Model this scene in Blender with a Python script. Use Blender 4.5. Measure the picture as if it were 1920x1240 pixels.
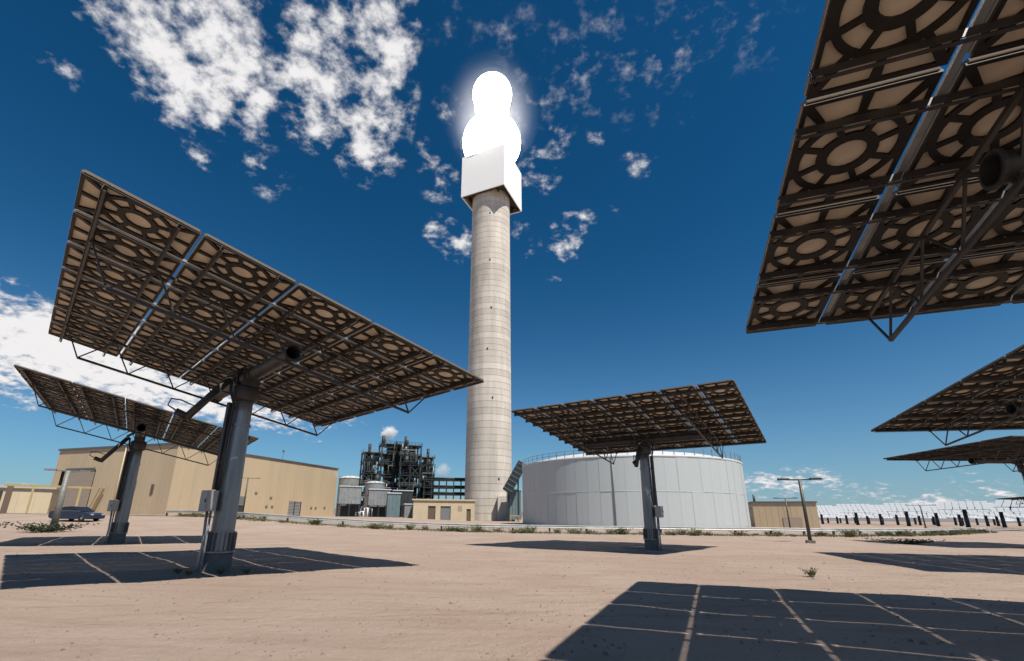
import bpy, bmesh, math, random
from mathutils import Vector, Matrix, noise
R = math.radians
random.seed(7)
scene = bpy.context.scene
for o in list(bpy.data.objects):
    bpy.data.objects.remove(o)
col = scene.collection

# ------------------------------------------------------------------ camera
cam_d = bpy.data.cameras.new('camera')
cam_d.sensor_fit = 'HORIZONTAL'
cam_d.sensor_width = 36.0
cam_d.lens = 872.0 / 1920 * 36
cam_d.shift_x = 46.0 / 1920
cam_d.shift_y = 85.0 / 1920
cam_d.clip_start = 0.05
cam_d.clip_end = 30000
cam = bpy.data.objects.new('camera', cam_d)
col.objects.link(cam)
PITCH, ROLL, EYE = 0.29439, 0.01132, 1.564
fw = Vector((0, math.cos(PITCH), math.sin(PITCH)))
up0 = Vector((0, -math.sin(PITCH), math.cos(PITCH)))
rt0 = Vector((1, 0, 0))
rt = rt0 * math.cos(ROLL) + up0 * math.sin(ROLL)
up = up0 * math.cos(ROLL) - rt0 * math.sin(ROLL)
cam.matrix_world = Matrix(((rt.x, up.x, -fw.x, 0), (rt.y, up.y, -fw.y, 0), (rt.z, up.z, -fw.z, EYE), (0, 0, 0, 1)))
scene.camera = cam

# ------------------------------------------------------------------ sun and sky
SUN_AZ, SUN_EL = R(142.7), R(58.7)
SUN = Vector((math.sin(SUN_AZ) * math.cos(SUN_EL), math.cos(SUN_AZ) * math.cos(SUN_EL), math.sin(SUN_EL)))
sun_d = bpy.data.lights.new('sun', 'SUN')
sun_d.energy = 5.0
sun_d.angle = R(0.53)
sun_d.color = (1.0, 0.94, 0.85)
sun = bpy.data.objects.new('sun', sun_d)
sun.rotation_euler = SUN.to_track_quat('Z', 'Y').to_euler()
sun.location = (0, 0, 300)
col.objects.link(sun)

scene.view_settings.view_transform = 'Standard'
scene.view_settings.look = 'None'
scene.view_settings.exposure = 0.33
scene.view_settings.gamma = 1.0
scene.view_settings.use_curve_mapping = False
scene.render.engine = 'CYCLES'
scene.cycles.caustics_reflective = False
scene.cycles.caustics_refractive = False
scene.cycles.use_denoising = True
scene.cycles.max_bounces = 8
scene.cycles.volume_bounces = 4
scene.cycles.sample_clamp_indirect = 6.0

CLOUDS_HIGH = [
    (-0.551, 0.476, 0.686, 0.019, 0.8075), (-0.53, 0.502, 0.684, 0.02, 0.8075), (-0.5, 0.525, 0.689, 0.056, 0.95), (-0.479, 0.576, 0.663, 0.061, 0.95),
    (-0.428, 0.537, 0.727, 0.055, 1.045), (-0.41, 0.586, 0.699, 0.059, 1.045), (-0.407, 0.621, 0.67, 0.039, 0.855), (-0.503, 0.564, 0.654, 0.025, 0.76),
    (-0.474, 0.585, 0.658, 0.026, 0.76), (-0.272, 0.581, 0.767, 0.06, 0.855), (-0.295, 0.625, 0.722, 0.063, 0.855), (-0.181, 0.574, 0.799, 0.048, 0.7124999999999999),
    (-0.187, 0.614, 0.767, 0.05, 0.7124999999999999), (-0.314, 0.659, 0.683, 0.041, 0.76), (-0.204, 0.643, 0.738, 0.052, 0.76), (-0.221, 0.682, 0.697, 0.054, 0.76),
    (-0.231, 0.721, 0.653, 0.043, 1.045), (-0.253, 0.68, 0.688, 0.051, 0.6649999999999999), (-0.406, 0.676, 0.615, 0.033, 0.33249999999999996), (-0.501, 0.639, 0.585, 0.017, 0.38),
    (-0.491, 0.658, 0.571, 0.018, 0.38), (-0.61, 0.497, 0.617, 0.019, 0.33249999999999996), (-0.605, 0.513, 0.61, 0.019, 0.33249999999999996), (-0.56, 0.529, 0.638, 0.017, 0.285),
    (-0.39, 0.718, 0.577, 0.027, 0.2375), (-0.099, 0.771, 0.63, 0.029, 0.46799999999999997), (-0.122, 0.728, 0.674, 0.021, 0.396), (-0.065, 0.839, 0.541, 0.027, 0.6839999999999999),
    (-0.101, 0.825, 0.557, 0.023, 0.36), (-0.079, 0.684, 0.725, 0.025, 0.216), (0.132, 0.707, 0.695, 0.024, 0.36), (0.196, 0.705, 0.682, 0.016, 0.396),
    (0.096, 0.76, 0.642, 0.029, 0.504), (0.114, 0.731, 0.673, 0.025, 0.36), (0.271, 0.731, 0.626, 0.02, 0.36), (0.295, 0.725, 0.622, 0.02, 0.36),
    (0.168, 0.798, 0.579, 0.015, 0.432), (0.189, 0.795, 0.577, 0.015, 0.432), (0.227, 0.779, 0.584, 0.013, 0.324), (0.249, 0.775, 0.581, 0.013, 0.324),
    (0.151, 0.829, 0.538, 0.018, 0.46799999999999997), (0.171, 0.827, 0.536, 0.018, 0.46799999999999997), (0.092, 0.838, 0.539, 0.012, 0.324), (0.112, 0.836, 0.538, 0.012, 0.324),
    (0.132, 0.865, 0.484, 0.017, 0.396), (0.058, 0.824, 0.564, 0.012, 0.252), (0.079, 0.822, 0.564, 0.012, 0.252), (0.146, 0.816, 0.56, 0.012, 0.288),
    (0.173, 0.812, 0.558, 0.012, 0.288), (0.146, 0.633, 0.76, 0.112, 0.13), (0.276, 0.599, 0.752, 0.104, 0.13), (0.299, 0.567, 0.767, 0.072, 0.12),
    (0.401, 0.544, 0.737, 0.068, 0.12), (0.2, 0.56, 0.804, 0.055, 0.11), (0.33, 0.539, 0.775, 0.052, 0.11), (-0.07, 0.596, 0.8, 0.058, 0.12),
    (0.03, 0.596, 0.802, 0.058, 0.12), (0.078, 0.667, 0.741, 0.05, 0.15),
]
CLOUDS_LOW = [
    (-0.719, 0.643, 1.591, 0.248, 1.3), (-0.683, 0.69, 1.443, 0.264, 1.25), (-0.612, 0.762, 1.285, 0.241, 1.15), (-0.521, 0.832, 1.139, 0.193, 0.95),
    (-0.7, 0.686, 1.198, 0.142, 0.8), (-0.418, 0.894, 0.979, 0.085, 0.35), (0.523, 0.85, 0.386, 0.089, 0.75), (0.587, 0.808, 0.32, 0.064, 0.4),
    (0.702, 0.712, 0.142, 0.064, 1.2), (0.617, 0.787, 0.011, 0.044, 1.1), (0.705, 0.709, 0.02, 0.044, 1.1), (0.635, 0.772, 0.235, 0.063, 0.25),
    (0.738, 0.675, 0.087, 0.077, 0.9), (0.725, 0.687, 0.332, 0.04, 0.3), (-0.687, 0.726, 0.16, 0.047, 0.3),
]


def build_world():
    w = bpy.data.worlds.new('World')
    scene.world = w
    w.use_nodes = True
    nt = w.node_tree
    nt.nodes.clear()
    L = nt.links.new
    def N(t, **kw):
        n = nt.nodes.new(t)
        for k, v in kw.items():
            setattr(n, k, v)
        return n
    def math_(op, a, b=None, c=None, clamp=False):
        n = N('ShaderNodeMath', operation=op, use_clamp=clamp)
        for i, v in enumerate((a, b, c)):
            if v is None:
                continue
            if isinstance(v, (int, float)):
                n.inputs[i].default_value = v
            else:
                L(v, n.inputs[i])
        return n.outputs[0]
    def vmath(op, a, b=None):
        n = N('ShaderNodeVectorMath', operation=op)
        for i, v in enumerate((a, b)):
            if v is None:
                continue
            if isinstance(v, (tuple, list, Vector)):
                n.inputs[i].default_value = v
            else:
                L(v, n.inputs[i])
        return n
    tc = N('ShaderNodeTexCoord')
    d = tc.outputs['Generated']
    sky = N('ShaderNodeTexSky', sky_type='NISHITA', sun_disc=False, sun_elevation=SUN_EL, sun_rotation=SUN_AZ,
            altitude=1500, air_density=1.0, dust_density=0.15, ozone_density=2.5)
    gam = N('ShaderNodeGamma')
    gam.inputs['Gamma'].default_value = 1.25
    L(sky.outputs[0], gam.inputs['Color'])
    tint = N('ShaderNodeMixRGB', blend_type='MULTIPLY')
    tint.inputs[0].default_value = 1
    tint.inputs[2].default_value = SKY_TINT
    L(gam.outputs[0], tint.inputs[1])
    # pale dusty air low over the desert, all the way round
    sepz = N('ShaderNodeSeparateXYZ'); L(d, sepz.inputs[0])
    hz = math_('POWER', math_('SUBTRACT', 1.0, math_('MAXIMUM', sepz.outputs[2], 0.0), clamp=True), 6.5)
    air = N('ShaderNodeMixRGB')
    L(math_('MULTIPLY', hz, 0.95), air.inputs[0]); L(tint.outputs[0], air.inputs[1])
    air.inputs[2].default_value = (4.2, 4.9, 5.7, 1)
    tint = air
    # clouds: patches of puffy altocumulus, broken up by noise in the cloud sheet
    sep = N('ShaderNodeSeparateXYZ'); L(d, sep.inputs[0])
    zz = math_('ADD', math_('MAXIMUM', sep.outputs[2], 0.0), 0.35)
    cmb = N('ShaderNodeCombineXYZ')
    for i in range(3):
        cmb.inputs[i].default_value = 0
    L(zz, cmb.inputs[0]); L(zz, cmb.inputs[1]); L(zz, cmb.inputs[2])
    q = vmath('DIVIDE', d, cmb.outputs[0]).outputs[0]
    warpn = N('ShaderNodeTexNoise'); warpn.inputs['Scale'].default_value = 9; warpn.inputs['Detail'].default_value = 3
    L(q, warpn.inputs['Vector'])
    wv = vmath('SUBTRACT', warpn.outputs['Color'], (0.5, 0.5, 0.5)).outputs[0]
    ws = vmath('SCALE', wv); ws.inputs['Scale'].default_value = 0.09
    dw = vmath('ADD', d, ws.outputs[0]).outputs[0]
    mask = None
    dl = vmath('MULTIPLY', dw, (1, 1, 6)).outputs[0]
    for vec, lst in ((dw, CLOUDS_HIGH), (dl, CLOUDS_LOW)):
        for (cx, cy, cz, rad_, wt) in lst:
            ds = vmath('DISTANCE', vec, (cx, cy, cz)).outputs['Value']
            g = math_('MULTIPLY_ADD', ds, -0.72 * wt / rad_, 1.18 * wt)
            mask = g if mask is None else math_('SMOOTH_MAX', mask, g, 0.06)
    mask = math_('MAXIMUM', mask, 0.0)
    # the rest of the sky (behind and beside the camera) carries the same broken clouds
    big = N('ShaderNodeTexNoise'); big.inputs['Scale'].default_value = 2.2; big.inputs['Detail'].default_value = 1
    L(q, big.inputs['Vector'])
    back = math_('MULTIPLY', math_('MULTIPLY', math_('SUBTRACT', big.outputs['Fac'], 0.56), 4.0, clamp=True),
                 math_('MULTIPLY', math_('SUBTRACT', 0.1, sep.outputs[1]), 3.0, clamp=True))
    mask = math_('MAXIMUM', mask, math_('MULTIPLY', back, 0.8))
    n1 = N('ShaderNodeTexNoise'); n1.inputs['Scale'].default_value = 27; n1.inputs['Detail'].default_value = 8
    n1.inputs['Roughness'].default_value = 0.61
    L(q, n1.inputs['Vector'])
    n3 = N('ShaderNodeTexNoise'); n3.inputs['Scale'].default_value = 52; n3.inputs['Detail'].default_value = 3
    L(q, n3.inputs['Vector'])
    nn = math_('ADD', math_('MULTIPLY', math_('SUBTRACT', n1.outputs['Fac'], 0.5), 3.0), math_('MULTIPLY', math_('SUBTRACT', n3.outputs['Fac'], 0.5), 0.9))
    gate = math_('MULTIPLY', mask, 6.0, clamp=True)
    dens = math_('SUBTRACT', math_('ADD', mask, math_('MULTIPLY', nn, gate)), 0.34)
    alpha = N('ShaderNodeMapRange'); alpha.interpolation_type = 'SMOOTHSTEP'
    alpha.inputs['From Min'].default_value = -0.24; alpha.inputs['From Max'].default_value = 0.72
    L(dens, alpha.inputs['Value'])
    shade = N('ShaderNodeMapRange')
    shade.inputs['From Min'].default_value = 0.0; shade.inputs['From Max'].default_value = 0.8
    L(dens, shade.inputs['Value'])
    cc = N('ShaderNodeMixRGB')
    cc.inputs[1].default_value = (7.0, 7.1, 7.6, 1)
    cc.inputs[2].default_value = (11.0, 10.8, 10.8, 1)
    L(shade.outputs[0], cc.inputs[0])
    mix = N('ShaderNodeMixRGB')
    L(alpha.outputs[0], mix.inputs[0]); L(tint.outputs[0], mix.inputs[1]); L(cc.outputs[0], mix.inputs[2])
    bg = N('ShaderNodeBackground'); bg.inputs['Strength'].default_value = 0.064
    L(mix.outputs[0], bg.inputs['Color'])
    out = N('ShaderNodeOutputWorld')
    L(bg.outputs[0], out.inputs['Surface'])
SKY_TINT = (0.11, 0.62, 0.74, 1)
build_world()

# ------------------------------------------------------------------ materials
def mat(name, color, rough=0.7, metal=0.0, var=0.0, scale=3.0, col2=None, bump=0.0, bscale=20.0, emit=None, spec=0.5, streak=False):
    m = bpy.data.materials.new(name)
    m.use_nodes = True
    nt = m.node_tree
    b = nt.nodes['Principled BSDF']
    b.inputs['Base Color'].default_value = (*color, 1)
    b.inputs['Roughness'].default_value = rough
    b.inputs['Metallic'].default_value = metal
    b.inputs['Specular IOR Level'].default_value = spec
    if emit:
        b.inputs['Emission Color'].default_value = (*emit[0], 1)
        b.inputs['Emission Strength'].default_value = emit[1]
    L = nt.links.new
    tc = nt.nodes.new('ShaderNodeTexCoord')
    if var > 0 or col2:
        n = nt.nodes.new('ShaderNodeTexNoise')
        n.inputs['Scale'].default_value = scale
        n.inputs['Detail'].default_value = 6
        n.inputs['Roughness'].default_value = 0.6
        src = tc.outputs['Object']
        if streak:
            mp = nt.nodes.new('ShaderNodeMapping')
            mp.inputs['Scale'].default_value = (1, 1, 0.12)
            L(src, mp.inputs['Vector']); src = mp.outputs[0]
        L(src, n.inputs['Vector'])
        mx = nt.nodes.new('ShaderNodeMixRGB')
        c2 = col2 if col2 else tuple(c * (1 - var) for c in color)
        mr = nt.nodes.new('ShaderNodeMapRange')
        mr.inputs['From Min'].default_value = 0.35; mr.inputs['From Max'].default_value = 0.68
        L(n.outputs['Fac'], mr.inputs['Value'])
        L(mr.outputs[0], mx.inputs[0])
        mx.inputs[1].default_value = (*color, 1); mx.inputs[2].default_value = (*c2, 1)
        oi = nt.nodes.new('ShaderNodeObjectInfo')
        hv = nt.nodes.new('ShaderNodeHueSaturation')
        mr2 = nt.nodes.new('ShaderNodeMapRange')
        mr2.inputs['To Min'].default_value = 1 - var * 0.35; mr2.inputs['To Max'].default_value = 1 + var * 0.35
        L(oi.outputs['Random'], mr2.inputs['Value']); L(mr2.outputs[0], hv.inputs['Value'])
        L(mx.outputs[0], hv.inputs['Color'])
        L(hv.outputs[0], b.inputs['Base Color'])
    if bump > 0:
        n2 = nt.nodes.new('ShaderNodeTexNoise')
        n2.inputs['Scale'].default_value = bscale
        n2.inputs['Detail'].default_value = 5
        L(tc.outputs['Object'], n2.inputs['Vector'])
        bp = nt.nodes.new('ShaderNodeBump')
        bp.inputs['Strength'].default_value = bump
        bp.inputs['Distance'].default_value = 0.03
        L(n2.outputs['Fac'], bp.inputs['Height'])
        L(bp.outputs[0], b.inputs['Normal'])
    return m

M = {
    'tan': mat('mirror_back_paint', (0.62, 0.52, 0.40), 0.75, var=0.3, scale=1.3),
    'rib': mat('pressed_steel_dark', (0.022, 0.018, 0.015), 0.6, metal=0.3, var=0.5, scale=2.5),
    'flange': mat('facet_edge_metal', (0.17, 0.14, 0.11), 0.85, spec=0.2),
    'mirror': mat('mirror_glass', (0.92, 0.94, 0.95), 0.03, metal=1.0),
    'galv': mat('galvanised_steel', (0.345, 0.345, 0.345), 0.45, metal=0.45, var=0.3, scale=5, streak=True),
    'pole': mat('galvanised_pole_steel', (0.27, 0.285, 0.295), 0.36, metal=0.5, var=0.5, scale=3.0, streak=True, bump=0.15, bscale=6),
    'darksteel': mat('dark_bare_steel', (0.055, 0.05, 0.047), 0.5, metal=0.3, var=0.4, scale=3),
    'tubepaint': mat('torque_tube_steel', (0.055, 0.05, 0.047), 0.5, metal=0.3, var=0.35, scale=4),
    'farmirror': mat('pale_far_mirror_glass', (0.52, 0.54, 0.56), 0.5, metal=0.35),  # paler, rougher mirror: the white sky reflection is put into its colour
    'black': mat('black_rubber', (0.018, 0.018, 0.02), 0.6),
    'boxgrey': mat('grey_enclosure_paint', (0.359, 0.359, 0.345), 0.5, var=0.15, scale=4),
    'concrete': mat('tower_concrete', (0.610, 0.560, 0.490), 0.9, var=0.3, scale=0.35, streak=True, bump=0.3, bscale=2),
    'concrete2': mat('foundation_concrete', (0.207, 0.179, 0.152), 0.9, var=0.4, scale=3, bump=0.3),
    'white': mat('white_cladding_paint', (0.92, 0.92, 0.91), 0.6),
    'glow': mat('receiver_sun_glow', (0.9, 0.9, 0.9), 0.5, emit=((1.0, 0.97, 0.92), 6.0)),  # emission stands in for concentrated sunlight thrown back by the receiver
    'glow2': mat('receiver_glare_glow', (0.9, 0.9, 0.9), 0.5, emit=((1.0, 0.97, 0.93), 18.0)),  # added glare emission, kept strong to brighten the box walls below
    'soffit': mat('underside_steel', (0.069, 0.062, 0.055), 0.7, metal=0.3, var=0.4, scale=0.8),
    'silver': mat('tank_cladding_aluminium', (0.451, 0.485, 0.485), 0.6, metal=0.1, var=0.04, scale=0.5, streak=True),
    'silver2': mat('tank_roof_aluminium', (0.546, 0.563, 0.563), 0.55, metal=0.1, var=0.1),
    'beige': mat('beige_metal_cladding', (0.471, 0.369, 0.243), 0.6, var=0.1, scale=0.25, streak=True),
    'beige2': mat('cream_rendered_wall', (0.523, 0.429, 0.293), 0.8, var=0.1, scale=0.4),
    'trim': mat('dark_roof_trim', (0.09, 0.097, 0.097), 0.5),
    'roof': mat('pale_roof_sheet', (0.38, 0.366, 0.331), 0.5),
    'doormauve': mat('pale_roller_door', (0.345, 0.276, 0.214), 0.5, var=0.1),
    'dooropen': mat('dark_door_and_opening_shade', (0.03, 0.03, 0.035), 0.8),  # dark door colour; also stands in for shade inside openings
    'doorbrown': mat('brown_door_paint', (0.117, 0.083, 0.059), 0.55),
    'doorgrey': mat('grey_door_paint', (0.166, 0.172, 0.179), 0.5),
    'yellow': mat('yellow_safety_paint', (0.414, 0.317, 0.138), 0.5, var=0.2),
    'plantdark': mat('process_steel_dark', (0.038, 0.045, 0.045), 0.55, metal=0.3, var=0.4, scale=0.6),
    'plantpipe': mat('insulated_pipe_jacket', (0.29, 0.29, 0.276), 0.4, metal=0.5, var=0.2),
    'vessel': mat('vessel_grey_paint', (0.276, 0.29, 0.29), 0.5, metal=0.2, var=0.25, scale=0.7),
    'vessel2': mat('vessel_bluegrey_paint', (0.138, 0.2, 0.214), 0.5, var=0.25, scale=0.7),
    'carpaint': mat('dark_blue_car_paint', (0.03, 0.04, 0.07), 0.22, metal=0.4),
    'carglass': mat('car_window_glass', (0.02, 0.022, 0.025), 0.05),
    'chrome': mat('bright_trim_metal', (0.517, 0.517, 0.517), 0.2, metal=1.0),
    'tyre': mat('tyre_rubber', (0.02, 0.02, 0.02), 0.8),
    'lampmetal': mat('lamp_post_bronze', (0.09, 0.083, 0.072), 0.5, metal=0.5, var=0.3),
    'lampgrey': mat('lamp_post_grey', (0.228, 0.228, 0.207), 0.6, metal=0.3, var=0.3, scale=4),
    'lens': mat('lamp_lens', (0.414, 0.414, 0.4), 0.2),
    'rail': mat('guardrail_galvanised', (0.592, 0.592, 0.566), 0.45, metal=0.35, var=0.2, scale=1.2),
    'railpost': mat('guardrail_post_wood', (0.11, 0.09, 0.062), 0.8, var=0.3),
    'leaf': mat('desert_leaf', (0.069, 0.09, 0.031), 0.8, var=0.5, scale=8, col2=(0.17, 0.16, 0.07)),
    'dryleaf': mat('dry_leaf', (0.179, 0.145, 0.069), 0.85, var=0.4, scale=8),
    'darkleaf': mat('dark_weed_leaf', (0.034, 0.045, 0.021), 0.85, var=0.4, scale=8),
    'stone': mat('desert_pebble', (0.29, 0.228, 0.172), 0.9, var=0.4, scale=6),
    'road': mat('service_road_surface', (0.248, 0.221, 0.186), 0.95, var=0.2, scale=0.6, bump=0.3, bscale=12),
    'hill': mat('distant_desert_hill', (0.179, 0.159, 0.172), 0.95, var=0.25, scale=0.002),
}

# ------------------------------------------------------------------ mesh helpers
class MB:
    def __init__(s):
        s.v = []; s.f = []; s.m = []; s.sm = []
    def face(s, idx, mi=0, smooth=False):
        s.f.append(idx); s.m.append(mi); s.sm.append(smooth)
    def box(s, c, size, mtx=None, mi=0):
        c = Vector(c); hx, hy, hz = (size[0] / 2, size[1] / 2, size[2] / 2)
        n = len(s.v)
        for dx, dy, dz in ((-1,-1,-1),(1,-1,-1),(1,1,-1),(-1,1,-1),(-1,-1,1),(1,-1,1),(1,1,1),(-1,1,1)):
            p = Vector((dx * hx, dy * hy, dz * hz))
            if mtx is not None:
                p = mtx @ p
            s.v.append(tuple(p + c))
        for q in ((0,3,2,1),(4,5,6,7),(0,1,5,4),(1,2,6,5),(2,3,7,6),(3,0,4,7)):
            s.face(tuple(n + i for i in q), mi)
        return s
    def bar(s, a, b, w, h=None, mi=0):
        a = Vector(a); b = Vector(b); d = b - a; L = d.length
        if L < 1e-6:
            return s
        h = h or w
        z = d.normalized()
        x = z.cross(Vector((0, 0, 1)))
        if x.length < 1e-3:
            x = Vector((1, 0, 0))
        x.normalize(); y = z.cross(x)
        return s.box((a + b) / 2, (w, h, L), Matrix((x, y, z)).transposed(), mi)
    def tube(s, pts, r, n=10, caps=True, mi=0, radii=None):
        pts = [Vector(p) for p in pts]
        base = len(s.v); px = None
        for i, p in enumerate(pts):
            t = (pts[min(i + 1, len(pts) - 1)] - pts[max(i - 1, 0)]).normalized()
            if px is None:
                px = t.cross(Vector((0, 0, 1)))
                if px.length < 1e-3:
                    px = Vector((1, 0, 0))
            px = (px - t * px.dot(t)).normalized(); py = t.cross(px)
            rr = radii[i] if radii else r
            for k in range(n):
                a = 2 * math.pi * k / n
                s.v.append(tuple(p + px * rr * math.cos(a) + py * rr * math.sin(a)))
        for i in range(len(pts) - 1):
            for k in range(n):
                a = base + i * n + k; b = base + i * n + (k + 1) % n
                s.face((a, b, b + n, a + n), mi, True)
        if caps:
            s.face(tuple(base + k for k in range(n))[::-1], mi)
            s.face(tuple(base + (len(pts) - 1) * n + k for k in range(n)), mi)
        return s
    def lathe(s, prof, n=24, mi=0, smooth=True, c=(0, 0, 0), a0=0.0, a1=2 * math.pi):
        base = len(s.v); full = abs(a1 - a0 - 2 * math.pi) < 1e-6
        cols = n if full else n + 1
        for r, z in prof:
            for k in range(cols):
                a = a0 + (a1 - a0) * k / n
                s.v.append((c[0] + r * math.cos(a), c[1] + r * math.sin(a), c[2] + z))
        for i in range(len(prof) - 1):
            for k in range(n):
                k2 = (k + 1) % cols
                a = base + i * cols + k; b = base + i * cols + k2
                s.face((a, b, b + cols, a + cols), mi, smooth)
        return s
    def prism(s, poly, z0, z1, mi=0):
        n = len(s.v); k = len(poly)
        for x, y in poly: s.v.append((x, y, z0))
        for x, y in poly: s.v.append((x, y, z1))
        s.face(tuple(n + i for i in range(k))[::-1], mi)
        s.face(tuple(n + k + i for i in range(k)), mi)
        for i in range(k):
            j = (i + 1) % k
            s.face((n + i, n + j, n + k + j, n + k + i), mi)
        return s
    def mesh(s, name, mats):
        me = bpy.data.meshes.new(name)
        me.from_pydata(s.v, [], s.f)
        for m in (mats if isinstance(mats, (list, tuple)) else [mats]):
            me.materials.append(M[m])
        me.polygons.foreach_set('material_index', s.m)
        me.polygons.foreach_set('use_smooth', s.sm)
        me.update()
        return me
    def build(s, name, mats, parent=None, mtx=None):
        return link(name, s.mesh(name, mats), parent, mtx)

def link(name, me, parent=None, mtx=None):
    o = bpy.data.objects.new(name, me)
    col.objects.link(o)
    if parent is not None:
        o.parent = parent
    if mtx is not None:
        o.matrix_local = mtx
    return o

def tag(o, label=None, cat=None, group=None, kind=None):
    if label: o['label'] = label
    if cat: o['category'] = cat
    if group: o['group'] = group
    if kind: o['kind'] = kind
    return o

def thing(name, label, cat, loc=(0, 0, 0), rz=0.0, group=None):
    o = bpy.data.objects.new(name, None)
    o.empty_display_size = 0.3
    col.objects.link(o)
    o.location = loc
    o.rotation_euler = (0, 0, rz)
    return tag(o, label, cat, group)

def copy_tree(o, parent=None):
    c = o.copy()
    col.objects.link(c)
    if parent is not None:
        mi = o.matrix_parent_inverse.copy()
        c.parent = parent
        c.matrix_parent_inverse = mi
    for ch in [x for x in o.children]:
        copy_tree(ch, c)
    return c

T = Matrix.Translation
def pol(az, D, z=0.0):
    return Vector((D * math.sin(R(az)), D * math.cos(R(az)), z))

# ------------------------------------------------------------------ the ground
def sstep(t):
    t = max(0.0, min(1.0, t)); return t * t * (3 - 2 * t)
def plateau(x, y):
    return 1.15 * sstep((4 - x) / 44) * sstep((y - 36) / 26) + 0.25 * sstep((y - 58) / 20) * sstep((40 - abs(x)) / 20)
def gz(x, y):
    d = math.hypot(x, y)
    z = plateau(x, y)
    if d < 120:
        k = 1 - sstep((d - 60) / 60)
        z += k * (0.05 * noise.noise(Vector((x * 0.35, y * 0.35, 0))) + 0.022 * noise.noise(Vector((x * 1.3, y * 1.3, 4))))
    return z

def axis(lo, hi, step, far):
    a = []
    v = lo
    while v <= hi + 1e-6:
        a.append(v); v += step
    s = step; v = a[-1]
    while v < far:
        s *= 1.28; v += s; a.append(v)
    s = step; v = a[0]
    while v > -far:
        s *= 1.28; v -= s; a.insert(0, v)
    return a
xs = axis(-32, 36, 0.4, 14000)
ys = axis(-8, 56, 0.4, 14000)
g = MB()
for y in ys:
    for x in xs:
        g.v.append((x, y, gz(x, y)))
nx = len(xs)
for j in range(len(ys) - 1):
    for i in range(nx - 1):
        a = j * nx + i
        g.face((a, a + 1, a + nx + 1, a + nx), 0, True)

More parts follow.
